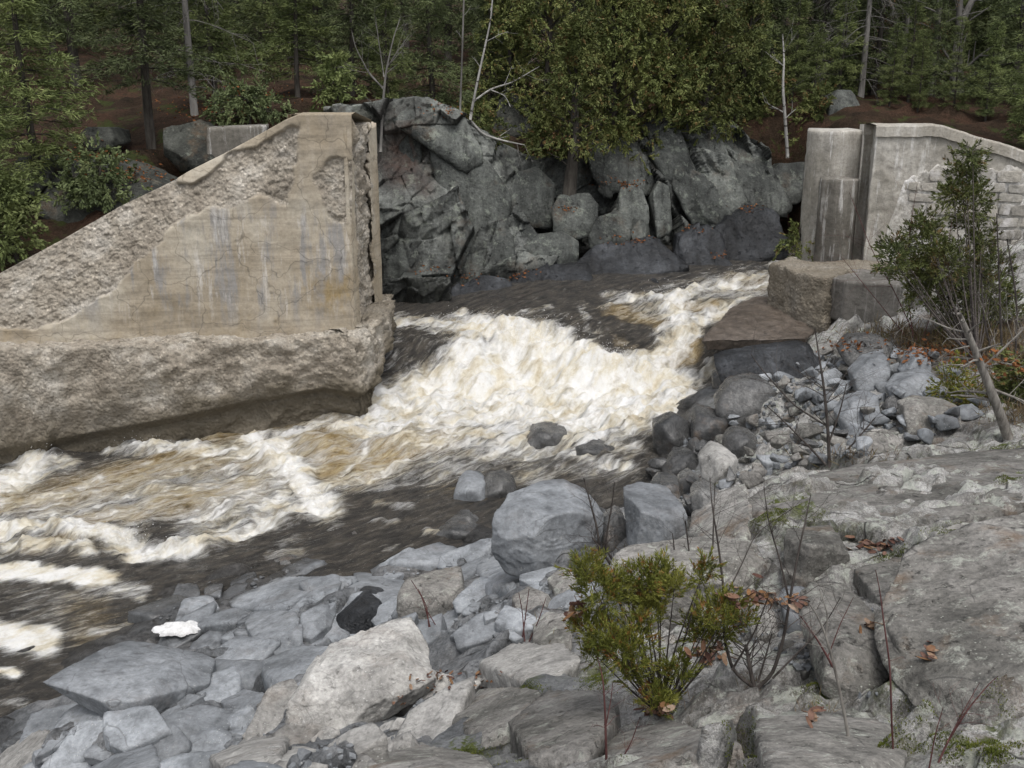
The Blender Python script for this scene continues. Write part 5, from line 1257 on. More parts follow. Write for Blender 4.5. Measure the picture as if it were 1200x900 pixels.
# ------------------------------------------------------------------ vegetation
def leaf_mat(name, a, b, c3, brown=None, bf=.5, k=1.0):
    t = NT(name)
    c = t.ramp(t.noise(1.1 * k, 3, .6), (.3, a), (.5, b), (.7, c3))
    c = t.mix(c, t.ramp(t.noise(9 * k, 3, .7), (.3, .55), (.5, 1.0), (.7, 1.45)), .9, 'MULTIPLY')
    if brown: c = t.mix(c, brown, t.math('MULTIPLY', t.ramp(t.noise(2.6 * k, 4, .75), (.56, 0.0), (.64, 1.0)), bf))
    c = t.mix(c, t.ramp(t.rand(), (0, .75), (1, 1.25)), 1.0, 'MULTIPLY')
    t.b.inputs["Transmission Weight"].default_value = 0.0
    t.b.inputs["Subsurface Weight"].default_value = 0.0
    return t.done(c, .65, None, .2)
MAT['spruce'] = leaf_mat("spruce_needles", (.052, .068, .030), (.088, .11, .046), (.13, .15, .065))
MAT['fir'] = leaf_mat("fir_needles", (.075, .098, .036), (.12, .148, .05), (.17, .195, .075))
MAT['cedar'] = leaf_mat("cedar_scales", (.048, .062, .02), (.095, .112, .034), (.16, .172, .058), (.19, .10, .045), .7)
MAT['seedling'] = leaf_mat("seedling_scales", (.10, .118, .022), (.165, .178, .034), (.25, .245, .055), (.30, .12, .04), .9, 4.0)
MAT['deadneedle'] = leaf_mat("dead_needles", (.11, .06, .03), (.16, .09, .045), (.20, .12, .06))
def bark(name, a, b, band=None, s=(6, 6, 1.2)):
    t = NT(name); c = t.ramp(t.noise(1.0, 5, .7, t.scale(*s)), (.35, a), (.65, b))
    if band: c = t.mix(c, band, t.ramp(t.noise(1.0, 4, .7, t.scale(2.5, 2.5, 9)), (.56, 0.0), (.62, 1.0)))
    return t.done(c, .9, t.bump(t.noise(1.0, 4, .7, t.scale(20, 20, 4)), .6, .02), .1)
MAT['bark'] = bark("dark_bark", (.03, .026, .022), (.085, .078, .068))
MAT['greybark'] = bark("grey_bark", (.10, .095, .088), (.22, .21, .195))
MAT['birch'] = bark("birch_bark", (.22, .215, .20), (.40, .39, .37), (.05, .045, .04))
MAT['twig'] = bark("twig_bark", (.035, .03, .028), (.10, .088, .08), None, (30, 30, 8))
MAT['redtwig'] = bark("red_twig_bark", (.07, .03, .03), (.15, .075, .07), None, (30, 30, 8))
MAT['deadwood'] = bark("dead_wood", (.11, .10, .09), (.27, .255, .23), None, (20, 20, 3))

def conifer_mesh(h, r, seed, mat, leafL=.19, leafW=.014, z0=.05, droop=.35, per=20, whorl=.26, gap=.12, nb=(5, 8)):
    global RNG
    RNG = np.random.default_rng(seed); rs = np.random.default_rng(seed + 1)
    F, S = MB(), MB()
    zt = np.linspace(0, h, 9); S.tube(np.stack([.05 * np.sin(zt * .8 + seed), .05 * np.cos(zt * .6), zt - .3], 1), np.linspace(.028 * h * .5, .012, 9), 7)
    z = z0 * h + .2
    while z < h - .15:
        f = 1 - z / h; L0 = r * (f ** .75) * (.75 + .25 * math.sin(seed + z * 2.1))
        for k in range(rs.integers(*nb)):
            if rs.random() < gap: continue
            L = L0 * rs.uniform(.55, 1.15) + .12; az = rs.uniform(0, 2 * math.pi); dp = droop * rs.uniform(.3, 1.5) - .25 * (1 - f)
            d = np.array([math.cos(az), math.sin(az), 0]); n = max(4, int(per * (L + .3) / 1.6))
            t_ = rs.uniform(.12, 1, n) ** .8
            side = np.array([-math.sin(az), math.cos(az), 0]); sw = rs.uniform(-1, 1, n) * .42 * L * (1.05 - t_)
            C = np.array([0, 0, z])[None] + d[None] * (t_ * L)[:, None] + np.array([0, 0, 1.0])[None] * (-dp * L * t_ ** 1.6)[:, None]
            bp = np.linspace(0, 1, 4); S.tube(np.array([0, 0, z])[None] + d[None] * (bp * L)[:, None] + np.array([0, 0, 1.0])[None] * (-dp * L * bp ** 1.6)[:, None], np.linspace(.012 + .006 * L, .004, 4), 3, False)
            P = C + side[None] * sw[:, None]
            D = d[None] * .8 + side[None] * np.sign(sw)[:, None] * .7 + rs.normal(0, .25, (n, 3)) + np.array([0, 0, -.12])
            for m in range(6):
                F.leaves(P + rs.normal(0, .06, (n, 3)), D + rs.normal(0, .45, (n, 3)), leafL * rs.uniform(.7, 1.3, n), leafW)
        z += whorl * rs.uniform(.7, 1.3)
    fm = F.mesh("crown", False); fm.materials.append(MAT[mat]); sm2 = S.mesh("trunk"); sm2.materials.append(MAT['bark'])
    return fm, sm2

def clumps_mesh(centers, radii, seed, mat, sprays, per, L, W, up=.2, drop=0.0, name="crown"):
    """flat fan sprays gathered in clumps"""
    global RNG
    RNG = np.random.default_rng(seed); rs = np.random.default_rng(seed + 1); F = MB()
    for c_, r in zip(centers, radii):
        r3 = np.broadcast_to(np.asarray(r, float), (3,)); n = max(3, int(sprays * float(np.mean(r3)) ** 1.3))
        for k in range(n):
            q = rs.normal(size=3); q /= np.linalg.norm(q); q *= rs.random() ** .4
            o_ = np.asarray(c_) + q * r3
            d = q * .8 + rs.normal(0, .35, 3) + np.array([0, 0, up - drop]); d /= np.linalg.norm(d)
            s_ = np.cross(d, rs.normal(size=3)); s_ /= np.linalg.norm(s_)
            t_ = rs.random(per); sl = L * 2.6
            P = o_ + d[None] * (t_ * sl)[:, None] + s_[None] * (rs.uniform(-1, 1, per) * (1 - t_) * sl * .45)[:, None]
            D = d[None] + s_[None] * rs.uniform(-.9, .9, per)[:, None] + rs.normal(0, .22, (per, 3))
            F.leaves(P, D, L * rs.uniform(.6, 1.2, per), W)
    m = F.mesh(name, False); m.materials.append(MAT[mat]); return m

def grow(S, P0, d0, L, r0, depth, rs, bend=.25, nk=(2, 4), droop=0.0, ratio=.6, seg=6):
    """a bare branch and its side branches"""
    d = np.asarray(d0, float) / np.linalg.norm(d0); P = [np.asarray(P0, float)]
    for i in range(seg):
        d = d + rs.normal(0, bend / seg ** .5, 3) * .6 + np.array([0, 0, -droop / seg]); d /= np.linalg.norm(d)
        P.append(P[-1] + d * L / seg)
    P = np.array(P); S.tube(P, np.linspace(r0, r0 * .35, len(P)), 5 if r0 > .01 else 3, False)
    if depth > 0:
        for k in range(rs.integers(*nk)):
            i = rs.integers(max(1, seg // 3), seg + 1); tg = P[i] - P[i - 1]; tg /= np.linalg.norm(tg)
            q = rs.normal(size=3); q -= tg * (q @ tg); q /= np.linalg.norm(q)
            grow(S, P[i], tg * .75 + q * .75, L * ratio * rs.uniform(.6, 1.1), r0 * .5, depth - 1, rs, bend, nk, droop, ratio, max(3, seg - 1))

SPR = [conifer_mesh(9.5, 2.3, 11, 'spruce'), conifer_mesh(11, 2.6, 12, 'spruce', per=22), conifer_mesh(8, 1.9, 13, 'spruce', droop=.5), conifer_mesh(12, 2.4, 14, 'spruce', z0=.10, gap=.3)]
SPRH = [conifer_mesh(11, 2.6, 15, 'spruce', z0=.16, per=24, gap=.2)]
FIRH = [conifer_mesh(8, 2.2, 23, 'fir', .17, .013, droop=.3, per=28, z0=.10)]
FIR = [conifer_mesh(8, 2.0, 21, 'fir', .17, .013, droop=.15, per=26), conifer_mesh(6, 1.6, 22, 'fir', .15, .012, droop=.1, per=26)]
def tree(kind, label, pos, variant, rz, s=1.0, group=None, name=None):
    fm, tm = variant
    t_ = thing(name or kind, label, "tree", pos, rz, group)
    obj("crown", fm, None, t_); obj("trunk", tm, None, t_); t_.scale = (s, s, s); return t_

def fz(x, y): return float(floor_z(np.array([x]), np.array([y]))[0])
def at_floor(u, Y):
    p = at_depth(u, 100, Y); x = p[0]
    return np.array([x, Y, fz(x, Y) - .1])
NEAR = [
 ("fir", FIR[0], 30, 27, 1.15, "fir with sunlit boughs leaning over the mossy outcrop at the far left"), ("spruce", SPRH[0], 172, 31, 1.0, "dark spruce with a stout grey trunk on the left slope"),
 ("fir", FIR[1], -45, 24, 1.1, "small yellow-green fir at the left edge beside the dam wall's low end"), ("fir", FIRH[0], 250, 35.5, 1.0, "fir with drooping boughs right above the dam wall's sloping top"), ("fir", FIRH[0], 350, 36.5, .95, "bushy fir behind the flat top of the dam wall"),
 ("spruce", SPR[2], 415, 37, 1.0, "spruce behind the bare birch at the cliff's left end"), ("spruce", SPR[0], 505, 38, .95, "dark spruce between the bare birch and the leaning birch"), ("spruce", SPR[2], 575, 40, 1.0, "spruce behind the leaning white birch"),
 ("fir", FIR[1], 868, 40, 1.2, "pale green young fir left of the white birch trunk"), ("spruce", SPR[3], 960, 44, 1.0, "thin spruce with bare lower limbs behind the rock outcrop"), ("spruce", SPR[1], 1040, 47, 1.0, "dense spruce behind the wing wall's top"),
 ("fir", FIR[1], 1215, 33, 1.0, "fir at the right edge above the coping's low end"), ("spruce", SPR[1], 1190, 40, 1.0, "dark spruce at the right edge behind the grey trunks"),
]
for i, (kd, vr, u, Y, s_, lb) in enumerate(NEAR):
    tree(kd + "_tree", lb, at_floor(u, Y), vr, i * 1.7, s_)
for i, (kd, vr, u, Y, s_, lb) in enumerate([
 ("fir", FIR[1], 985, 41, .8, "young fir just right of the rock outcrop behind the pier"), ("fir", FIR[1], 1065, 40.5, .75, "young fir between the grey trunks behind the wing wall"), ("spruce", SPR[2], 1150, 43, .8, "squat spruce behind the slanting dead stem"), ("fir", FIR[1], 930, 42, .8, "young fir behind the slim white birch"),
 ("fir", FIR[0], -60, 27, 1.2, "fir cut off by the left edge"),
 ("fir", FIR[1], 455, 36, .8, "young fir just behind the bare birch"), ("fir", FIR[1], 600, 40, .9, "young fir left of the cedar clump"), ("spruce", SPR[2], 890, 43, 1.0, "spruce just right of the cedar clump"), ("spruce", SPR[2], 1100, 44, .9, "spruce directly behind the forked grey trunks")]):
    tree(kd + "_tree", lb, at_floor(u, Y), vr, i * 2.3 + 1, s_)
for i, (kd, vr, u, Y, s_, lb) in enumerate([
 ("fir", FIR[1], 955, 39.3, 0.55, "knee high fir between the white birch and the rock outcrop"), ("fir", FIR[1], 1045, 38.6, 0.52, "knee high fir right of the squared grey stone"), ("fir", FIR[1], 1078, 38.0, 0.49, "low fir just over the middle of the coping"), ("fir", FIR[1], 1120, 37.6, 0.58, "low fir at the foot of the forked grey trunks"), ("fir", FIR[1], 1160, 37.0, 0.58, "low fir at the foot of the slanting dead stem"), ("fir", FIR[1], 1205, 36.0, 0.61, "low fir at the coping's low end"), ("fir", FIR[1], 890, 39.4, 0.58, "knee high fir left of the white birch"), ("spruce", SPR[2], 1000, 41.5, .5, "low dark spruce right behind the rock outcrop"), ("spruce", SPR[2], 1095, 41, .5, "low dark spruce behind the forked trunks' foot")]):
    tree(kd + "_tree", lb, at_floor(u, Y), vr, i * 1.3 + .4, s_)
rs_ = random.Random(9); placed = []
for row, (Y, step) in enumerate([(44, 105), (50, 90), (58, 80), (68, 75), (80, 75), (95, 80)]):
    u = -140 + rs_.uniform(0, 50)
    while u < 1340:
        yy = Y + rs_.uniform(-3, 3)
        zn = "behind the dam wall" if u < 380 else "behind the far cliff's left end" if u < 590 else "behind the cedar clump" if u < 860 else "behind the abutment"
        tree("spruce_tree", ["dark evergreen in the front row of the wood ", "dark evergreen in the second row of the wood ", "dim evergreen in the third row of the wood ", "dim evergreen deep in the wood ", "far evergreen almost hidden in the wood ", "farthest evergreen showing between the trunks "][row] + zn, at_floor(u, yy), rs_.choice(SPR + FIR[:1]), rs_.uniform(0, 6.28), rs_.uniform(.95, 1.35), "evergreens of the wood " + zn)
        u += step * rs_.uniform(.7, 1.3)

# cedars hanging over the cliff
def cedar(label, base, top, w, seed, n=60, lean=(0, 0), trunk_r=.12, low=.22, mat='cedar', Ls=(.125, .024), sprays=11, per=27):
    rs = np.random.default_rng(seed); base = np.asarray(base, float); H = top
    C, Rr, S = [], [], MB()
    ax = lambda f: np.array([lean[0] * f, lean[1] * f, H * f])
    S.tube(np.stack([ax(f) + np.array([.06 * math.sin(f * 7 + seed), .06 * math.cos(f * 5), -.3 if f == 0 else 0]) for f in np.linspace(0, 1, 8)]), np.linspace(trunk_r, .02, 8), 8)
    for k in range(n):
        f = low + (1 - low) * rs.random() ** 1.1; rad = w * (1.02 - f ** 2.2) * rs.random() ** .5 * (.55 + .45 * min(1, (f - low) * 5 + .3)); az = rs.uniform(0, 6.28)
        c_ = ax(f) + np.array([math.cos(az) * rad, math.sin(az) * rad, rs.normal(0, .12) - .15 * rad]); C.append(c_); Rr.append(rs.uniform(.22, .5))
        a0 = ax(max(0, f - .12)); S.tube(np.array([a0, (a0 + c_) / 2 + np.array([0, 0, .08]), c_]), np.array([.025, .018, .006]), 4, False)
    t_ = thing("cedar_tree", label, "tree", base)
    obj("crown", clumps_mesh(C, Rr, seed, mat, sprays / .28 * 1.0, per, Ls[0], Ls[1], .0, .25), None, t_)
    sm3 = S.mesh("trunk"); sm3.materials.append(MAT['bark']); obj("trunk", sm3, None, t_)
    return t_
cedar("cedar with a thick dark trunk standing in the cliff's recess", at_depth(666, 236, 33.3), 5.6, 1.5, 31, 70, (.35, .5), .24, .30)
cedar("broad cedar hanging over the middle of the cliff", at_depth(715, 186, 35.6), 6.2, 2.0, 32, 110, (.1, -.8), .15, .05)
cedar("cedar with rusty sprays over the steep slabs right of centre", at_depth(770, 165, 36.3), 6.0, 1.9, 33, 110, (.2, -.7), .15, .04)
cedar("cedar leaning out at the right end of the cedar clump", at_depth(825, 155, 37.0), 5.6, 1.6, 34, 90, (.1, -.6), .14, .04)
cedar("upper cedar behind the trunk in the recess", at_depth(640, 160, 37.5), 6.5, 1.9, 35, 90, (.1, -.2), .15, .10)
cedar("tall cedar rising behind the broad overhanging one", at_depth(745, 150, 39.5), 7.5, 2.2, 36, 100, (0, 0), .15, .1)
cedar("shaggy cedar filling the gap left of the clump, behind the grey hump", at_depth(598, 148, 38.5), 6.0, 1.8, 45, 80, (.1, -.2), .13, .06)
cedar("pale cedar right of the clump, in front of the young firs", at_depth(868, 142, 39.6), 5.6, 1.7, 46, 80, (.1, -.3), .13, .06)
cedar("low cedar bush beside the white birch trunk", at_depth(950, 175, 38.5), 2.2, .9, 37, 24, (.1, -.2), .06, .1, 'cedar')
cedar("small cedar bush at the water beneath the rounded pier", at_depth(938, 300, 29.0), .95, .38, 38, 9, (-.1, -.1), .03, .1, 'cedar', (.11, .022), 8)
cedar("low juniper like bush on the left slope behind the dam wall", at_depth(290, 140, 31.5), .9, 1.3, 39, 26, (0, 0), .05, .1, 'spruce')
cedar("low evergreen bush below the left fir", at_depth(120, 235, 26.2), 1.0, 1.2, 40, 26, (0, 0), .05, .1, 'spruce')
cedar("low evergreen bush at the left edge over the dam wall's end", at_depth(20, 300, 22.8), 1.7, .9, 41, 26, (-.2, 0), .05, .1, 'fir')
cedar("low cedar bush on the crest by the leaning birch", at_depth(560, 158, 34.3), .8, .8, 42, 18, (0, 0), .05, .1, 'cedar')
cedar("low cedar bush on the crest right of the grey hump", at_depth(640, 170, 35.3), .9, .9, 43, 20, (0, -.3), .05, .1, 'cedar')
cedar("small fir bush by the bare birch above the dam wall", at_depth(395, 112, 33.2), .9, .8, 44, 16, (0, 0), .04, .1, 'fir')

# bare birches, dead and thin trunks
def bare_tree(name, label, paths, mat, seed, twigs=3, tl=.9, Y=34, depth=1, bend=.3, cat="tree", droop=0.0, up=.5):
    """paths: stems given as (u, v, radius in metres) at depth Y"""
    rs = np.random.default_rng(seed); S = MB(); base = at_depth(paths[0][0][0], paths[0][0][1], Y); T_ = MB()
    for pth in paths:
        y_ = Y; P = []
        for (u, v, r_) in pth:
            P.append(at_depth(u, v, y_) - base); y_ += rs.normal(0, .012 * Y * .3)
        Pd = sample_poly([tuple(p) + (q[2],) for p, q in zip(P, pth)], max(8, 4 * len(P)))
        for _ in range(2): Pd[1:-1] = .5 * Pd[1:-1] + .25 * (Pd[:-2] + Pd[2:])
        S.tube(Pd[:, :3], Pd[:, 3], 7)
        for k in range(twigs):
            i = rs.integers(len(Pd) // 3, len(Pd)); tg = Pd[i, :3] - Pd[i - 1, :3]; tg /= np.linalg.norm(tg) + 1e-9
            q = rs.normal(size=3); q -= tg * (q @ tg); q /= np.linalg.norm(q)
            grow(T_, Pd[i, :3], tg * up + q * .8, tl * rs.uniform(.4, 1.1), max(Pd[i, 3] * .4, .0012), depth, rs, bend, (1, 4), droop)
    t_ = thing(name, label, cat, base)
    m1 = S.mesh("trunk"); m1.materials.append(MAT[mat]); obj("trunk" if cat == "tree" else "stem", m1, None, t_)
    if T_.n:
        m2 = T_.mesh("branches"); m2.materials.append(MAT[mat]); tag(obj("twigs" if cat != "tree" else "branches", m2, None, t_), kind="stuff")
    return t_
bare_tree("birch_tree", "bare grey many stemmed birch rising behind the dam wall's plate", [[(446, 178, .05), (448, 130, .045), (452, 85, .03), (462, 40, .018), (470, 20, .01)], [(450, 105, .03), (432, 85, .02), (416, 55, .012), (412, 35, .008)], [(453, 80, .02), (466, 60, .016), (480, 40, .008)], [(450, 90, .02), (444, 50, .014), (440, 20, .008)]], 'greybark', 51, 7, 1.0, 32.0, 1)
bare_tree("birch_tree", "leaning white birch with a bough bent down over the cliff face", [[(551, 140, .05), (556, 112, .04), (566, 65, .032), (576, 20, .025), (580, -60, .02)], [(556, 118, .03), (575, 104, .03), (600, 97, .02), (632, 78, .01)], [(574, 105, .02), (592, 112, .015), (598, 125, .01)], [(552, 142, .045), (566, 158, .04), (590, 165, .03), (615, 170, .015)]], 'birch', 52, 4, .9, 33.4, 1)
bare_tree("birch_tree", "thin straight bare trunk left of the leaning birch", [[(539, 135, .035), (541, 80, .03), (543, 20, .028), (545, -60, .02)]], 'greybark', 53, 3, .6, 33.6, 1)
bare_tree("birch_tree", "slim white birch trunk standing beside the rounded pier", [[(923, 185, .065), (920, 140, .06), (917, 100, .05), (919, 70, .035), (917, 40, .02)]], 'birch', 54, 6, .9, 37.6, 1)
bare_tree("dead_tree", "grey bare trunk behind the wing wall, left of the forked pair", [[(1085, 160, .12), (1092, 90, .11), (1100, 20, .10), (1104, -60, .08)]], 'greybark', 55, 8, 1.6, 42, 1)
bare_tree("dead_tree", "stout forked grey trunks behind the wing wall", [[(1112, 165, .20), (1118, 90, .18), (1124, 30, .15), (1150, -20, .1)], [(1125, 165, .15), (1126, 100, .14), (1122, 40, .12), (1130, -60, .1)]], 'greybark', 56, 8, 1.8, 42, 1)
bare_tree("dead_tree", "slanting dead stem behind the coping's low end", [[(1145, 165, .10), (1160, 110, .09), (1172, 60, .07)]], 'greybark', 57, 5, 1.0, 43, 1)
bare_tree("dead_tree", "pale straight trunk at the right edge behind the fir", [[(1192, 165, .10), (1196, 90, .09), (1200, -40, .08)]], 'greybark', 58, 3, 1.0, 41, 1)
for i, (u, Y, lb) in enumerate([(1010, 41, "dead spruce with grey sweeping limbs behind the outcrop"), (1055, 43, "dying spruce with rusty needles above the wing wall"), (985, 42, "thin dead spruce left of the rusty one"), (225, 34, "dead spruce limbs beside the stout trunk on the left slope")]):
    rs = np.random.default_rng(600 + i); b0 = at_floor(u, Y); S, N_ = MB(), MB()
    zt = np.linspace(0, 9, 8); S.tube(np.stack([0 * zt, 0 * zt, zt], 1), np.linspace(.13, .04, 8), 6)
    for k in range(46):
        z_ = rs.uniform(.8, 8); az = rs.uniform(0, 6.28); L_ = rs.uniform(1.0, 2.6)
        grow(S, (0, 0, z_), (math.cos(az), math.sin(az), .05), L_, .016, 2, rs, .25, (3, 6), .5, .45)
        if i == 1:
            n_ = 90; tt = rs.uniform(.4, 1, n_); P = np.array([0, 0, z_]) + np.stack([np.cos(az) * tt * L_, np.sin(az) * tt * L_, -.3 * tt ** 2 * L_], 1) + rs.normal(0, .12, (n_, 3))
            N_.leaves(P, np.array([math.cos(az), math.sin(az), -.3]) + rs.normal(0, .5, (n_, 3)), .12, .012)
    t_ = thing("dead_tree", lb, "tree", b0); m1 = S.mesh("trunk"); m1.materials.append(MAT['greybark']); obj("trunk", m1, None, t_)
    if N_.n: m2 = N_.mesh("crown", False); m2.materials.append(MAT['deadneedle']); obj("crown", m2, None, t_)
# beech sapling still holding dry leaves in front of the cedars
rs = np.random.default_rng(660); S, N_ = MB(), MB(); b0 = at_depth(628, 172, 34.4)
for k in range(9):
    d = np.array([rs.uniform(.2, 1.2), -.4, rs.uniform(-.1, .5)]); grow(S, (0, 0, 0), d, 1.9, .012, 1, rs, .2, (2, 4))
    n_ = 30; tt = rs.uniform(.3, 1.05, n_); P = d / np.linalg.norm(d) * 1.9 * tt[:, None] + rs.normal(0, .12, (n_, 3)); N_.leaves(P, rs.normal(0, .6, (n_, 3)) + [0, 0, -1], .085, .022)
t_ = thing("beech_sapling", "leaning sapling with a few dry orange leaves under the cedars", "tree", b0)
m1 = S.mesh("trunk"); m1.materials.append(MAT['twig']); obj("trunk", m1, None, t_); m2 = N_.mesh("crown", False); m2.materials.append(MAT['deadneedle']); obj("crown", m2, None, t_)

# cedar bush before the abutment and the seedling in the foreground
def clump_plant(name, label, base, spec, Y0, seed, mat, sprays, per, L, W, stem_r, stem_mat='twig', up=.25, depth_j=.3, cat="shrub"):
    rs = np.random.default_rng(seed); base = np.asarray(base, float); C, Rr, S = [], [], MB()
    for (u, v, r_) in spec:
        p = at_depth(u, v, Y0 + rs.normal(0, depth_j)) - base; C.append(p); Rr.append(r_ / FPX * Y0 * .92)
        b1 = p * .45 + np.array([rs.normal(0, .02), rs.normal(0, .02), -.05 * abs(p[2])])
        S.tube(sample_poly([(0, 0, 0), tuple(b1), tuple(p)], 7), np.linspace(stem_r, stem_r * .3, 7), 5, False)
        for k in range(5): grow(S, p * rs.uniform(.3, 1), p + rs.normal(0, .3 * np.linalg.norm(p), 3), Rr[-1] * 1.5, stem_r * .3, 1, rs)
    t_ = thing(name, label, cat, base)
    obj("foliage", clumps_mesh(C, Rr, seed, mat, sprays, per, L, W, up, 0, "foliage"), None, t_)
    m1 = S.mesh("stem"); m1.materials.append(MAT[stem_mat]); obj("stem", m1, None, t_); return t_
bb = hit(1145, 425)
clump_plant("cedar_bush", "tall ragged cedar bush growing in front of the whitened stone facing", bb, [(1140, 178, 9), (1132, 195, 16), (1128, 215, 20), (1140, 235, 18), (1118, 230, 14), (1135, 255, 14), (1085, 262, 12), (1078, 278, 16), (1092, 290, 16), (1050, 290, 14), (1046, 305, 14), (1062, 318, 18), (1085, 315, 20), (1110, 310, 24), (1135, 305, 26), (1160, 318, 22),
   (1100, 340, 26), (1130, 345, 28), (1160, 350, 26), (1075, 345, 18), (1150, 380, 24), (1180, 370, 20), (1120, 372, 20), (1165, 410, 22), (1140, 405, 20), (1185, 415, 20), (1150, 285, 16)], 21.2, 71, 'cedar', 270, 26, .10, .012, .022, depth_j=.45)
clump_plant("cedar_bush", "low yellow-green cedar sprig beside the leaning dead trunk", hit(1125, 470), [(1120, 440, 14), (1112, 455, 14), (1125, 468, 16), (1138, 475, 14), (1115, 480, 8)], float(hit(1125, 470)[1]) - .1, 73, 'seedling', 260, 22, .085, .011, .012, depth_j=.15)
clump_plant("cedar_bush", "dark cedar bush at the right edge beside the dead trunk", hit(1200, 470), [(1190, 440, 22), (1205, 430, 26), (1180, 460, 16), (1215, 460, 26), (1195, 475, 16)], float(hit(1200, 470)[1]) - .1, 74, 'cedar', 260, 24, .09, .013, .02, depth_j=.3)
sb_ = hit(775, 838)
clump_plant("cedar_seedling", "bright green cedar seedling with rusty inner sprays among the foreground rocks", sb_, [(688, 672, 20), (700, 695, 22), (720, 690, 20), (690, 735, 22), (708, 750, 24), (730, 765, 26), (745, 745, 22), (700, 770, 16), (740, 705, 20), (755, 685, 20), (775, 675, 18), (770, 695, 20), (790, 690, 14), (760, 722, 20), (745, 790, 20), (775, 805, 20), (795, 790, 16),
   (820, 738, 20), (835, 722, 20), (850, 735, 16), (830, 750, 16), (822, 680, 9), (826, 665, 7), (855, 712, 12), (870, 728, 8), (770, 825, 14)], float(sb_[1]) - .05, 75, 'seedling', 900, 38, .040, .0034, .009, 'twig', .8, .12)

# bare shrubs and twigs
def shrub(label, paths, base_uv, mat='twig', seed=1, twigs=4, tl=.3, depth=1, name="bare_shrub", Y=None, up=.6):
    Y = float(hit(*base_uv)[1]) if Y is None else Y
    return bare_tree(name, label, [[(u, v, (.68 if mat == 'redtwig' else .9) * r_ / FPX * Y) for u, v, r_ in p] for p in paths], mat, seed, twigs, tl, Y, depth, .35, "shrub", 0.0, up)
shrub("dark many stemmed leafless shrub right of the cedar seedling", [[(885, 806, 3.2), (872, 798, 3), (858, 785, 2.6), (848, 745, 2.3), (848, 690, 2), (842, 640, 1.5), (834, 590, 1), (832, 560, .6)], [(888, 806, 3), (905, 792, 2.8), (918, 750, 2.4), (926, 700, 2), (935, 650, 1.5), (945, 605, 1), (950, 580, .6)], [(884, 806, 3.5), (878, 780, 3), (874, 755, 2.4)], [(925, 705, 1.8), (915, 660, 1.3), (900, 610, .9), (895, 570, .5)], [(858, 785, 1.8), (885, 740, 1.3), (900, 700, .8)],
        [(905, 795, 1.8), (930, 770, 1.3), (965, 735, .9), (985, 700, .6)], [(888, 800, 1.8), (900, 760, 1.2), (905, 740, .8)], [(850, 700, 1.2), (870, 660, .9), (885, 625, .6), (930, 595, .5)]], (885, 806), 'twig', 81, 12, .40, 2)
shrub("grey forked dead twig right of the dark leafless shrub", [[(1000, 905, 3), (992, 850, 2.6), (980, 790, 2.2), (968, 745, 1.8), (955, 715, 1.2), (946, 705, .8)], [(968, 745, 1.5), (970, 720, 1), (960, 690, .6)]], (1000, 880), 'deadwood', 82, 4, .2)
shrub("tall single red twig standing before the big lichen rock", [[(1048, 905, 2.1), (1045, 850, 2), (1043, 780, 1.8), (1035, 725, 1.5), (1031, 690, 1.1), (1026, 668, .7)]], (1048, 890), 'redtwig', 83, 2, .1)
shrub("short red forked twig below the broad pale block", [[(985, 800, 2.6), (970, 770, 2.2), (955, 745, 1.6), (938, 722, 1.0)], [(970, 770, 1.2), (985, 730, .9), (1000, 700, .5)]], (985, 802), 'redtwig', 84, 5, .15)
shrub("spreading red twigs in the lower right corner", [[(1095, 905, 2.6), (1110, 870, 2), (1135, 830, 1.6), (1160, 800, 1), (1170, 792, .6)], [(1110, 870, 1.5), (1128, 835, 1), (1148, 800, .6)], [(1088, 905, 1.8), (1096, 860, 1.2), (1105, 830, .7)]], (1100, 895), 'redtwig', 85, 4, .2)
shrub("red twigs rising at the bottom edge left of the lichen patches", [[(711, 905, 3), (710, 870, 2.6), (709, 830, 2), (706, 790, 1.3), (700, 770, .7)], [(710, 850, 1.5), (716, 820, 1.0), (718, 800, .6)], [(720, 905, 1.8), (740, 870, 1.2), (750, 840, .6)]], (711, 890), 'redtwig', 86, 6, .16)
shrub("thin bare twigs in front of the largest cracked boulder", [[(703, 650, 1.8), (700, 620, 1.6), (692, 590, 1.2), (684, 560, .7)], [(708, 655, 1.6), (712, 620, 1.3), (718, 585, .9), (720, 565, .6)], [(718, 665, 2.2), (705, 645, 1.8), (694, 630, 1.2)], [(735, 680, 2), (720, 660, 1.8), (708, 640, 1.4)]], (715, 668), 'twig', 87, 12, .35, 2)
shrub("slender dark twigs standing on the long bedrock ledge", [[(812, 690, 1.6), (808, 650, 1.3), (803, 610, .9)], [(790, 665, 1.2), (790, 640, 1), (788, 625, .6)], [(835, 660, 1.2), (836, 610, 1), (838, 565, .6)]], (812, 690), 'twig', 88, 6, .25, 2)
shrub("dark bare sapling in front of the washed stone pile", [[(972, 548, 2.6), (970, 500, 2.2), (965, 450, 1.8), (957, 400, 1.0), (955, 385, .6)], [(970, 500, 1.4), (930, 475, 1.2), (890, 430, .8), (880, 415, .5)], [(968, 545, 1.6), (945, 520, 1.4), (915, 490, 1.0), (898, 475, .6)], [(975, 545, 1.4), (1000, 520, 1.2), (1025, 490, .8)], [(971, 520, 1.4), (985, 480, 1), (992, 450, .6)]], (972, 548), 'twig', 89, 12, .7, 2)
shrub("reddish bare sapling stems before the abutment's ledge", [[(1075, 400, .9), (1050, 345, .8), (1020, 290, .65), (1005, 250, .5), (995, 225, .3)], [(1070, 395, .8), (1062, 330, .7), (1066, 270, .5), (1075, 215, .3)], [(1080, 400, .7), (1105, 330, .6), (1115, 260, .4)], [(1060, 392, .7), (1030, 355, .6), (1000, 318, .5), (985, 300, .3)]], (1075, 405), 'redtwig', 90, 12, 1.2, 2)
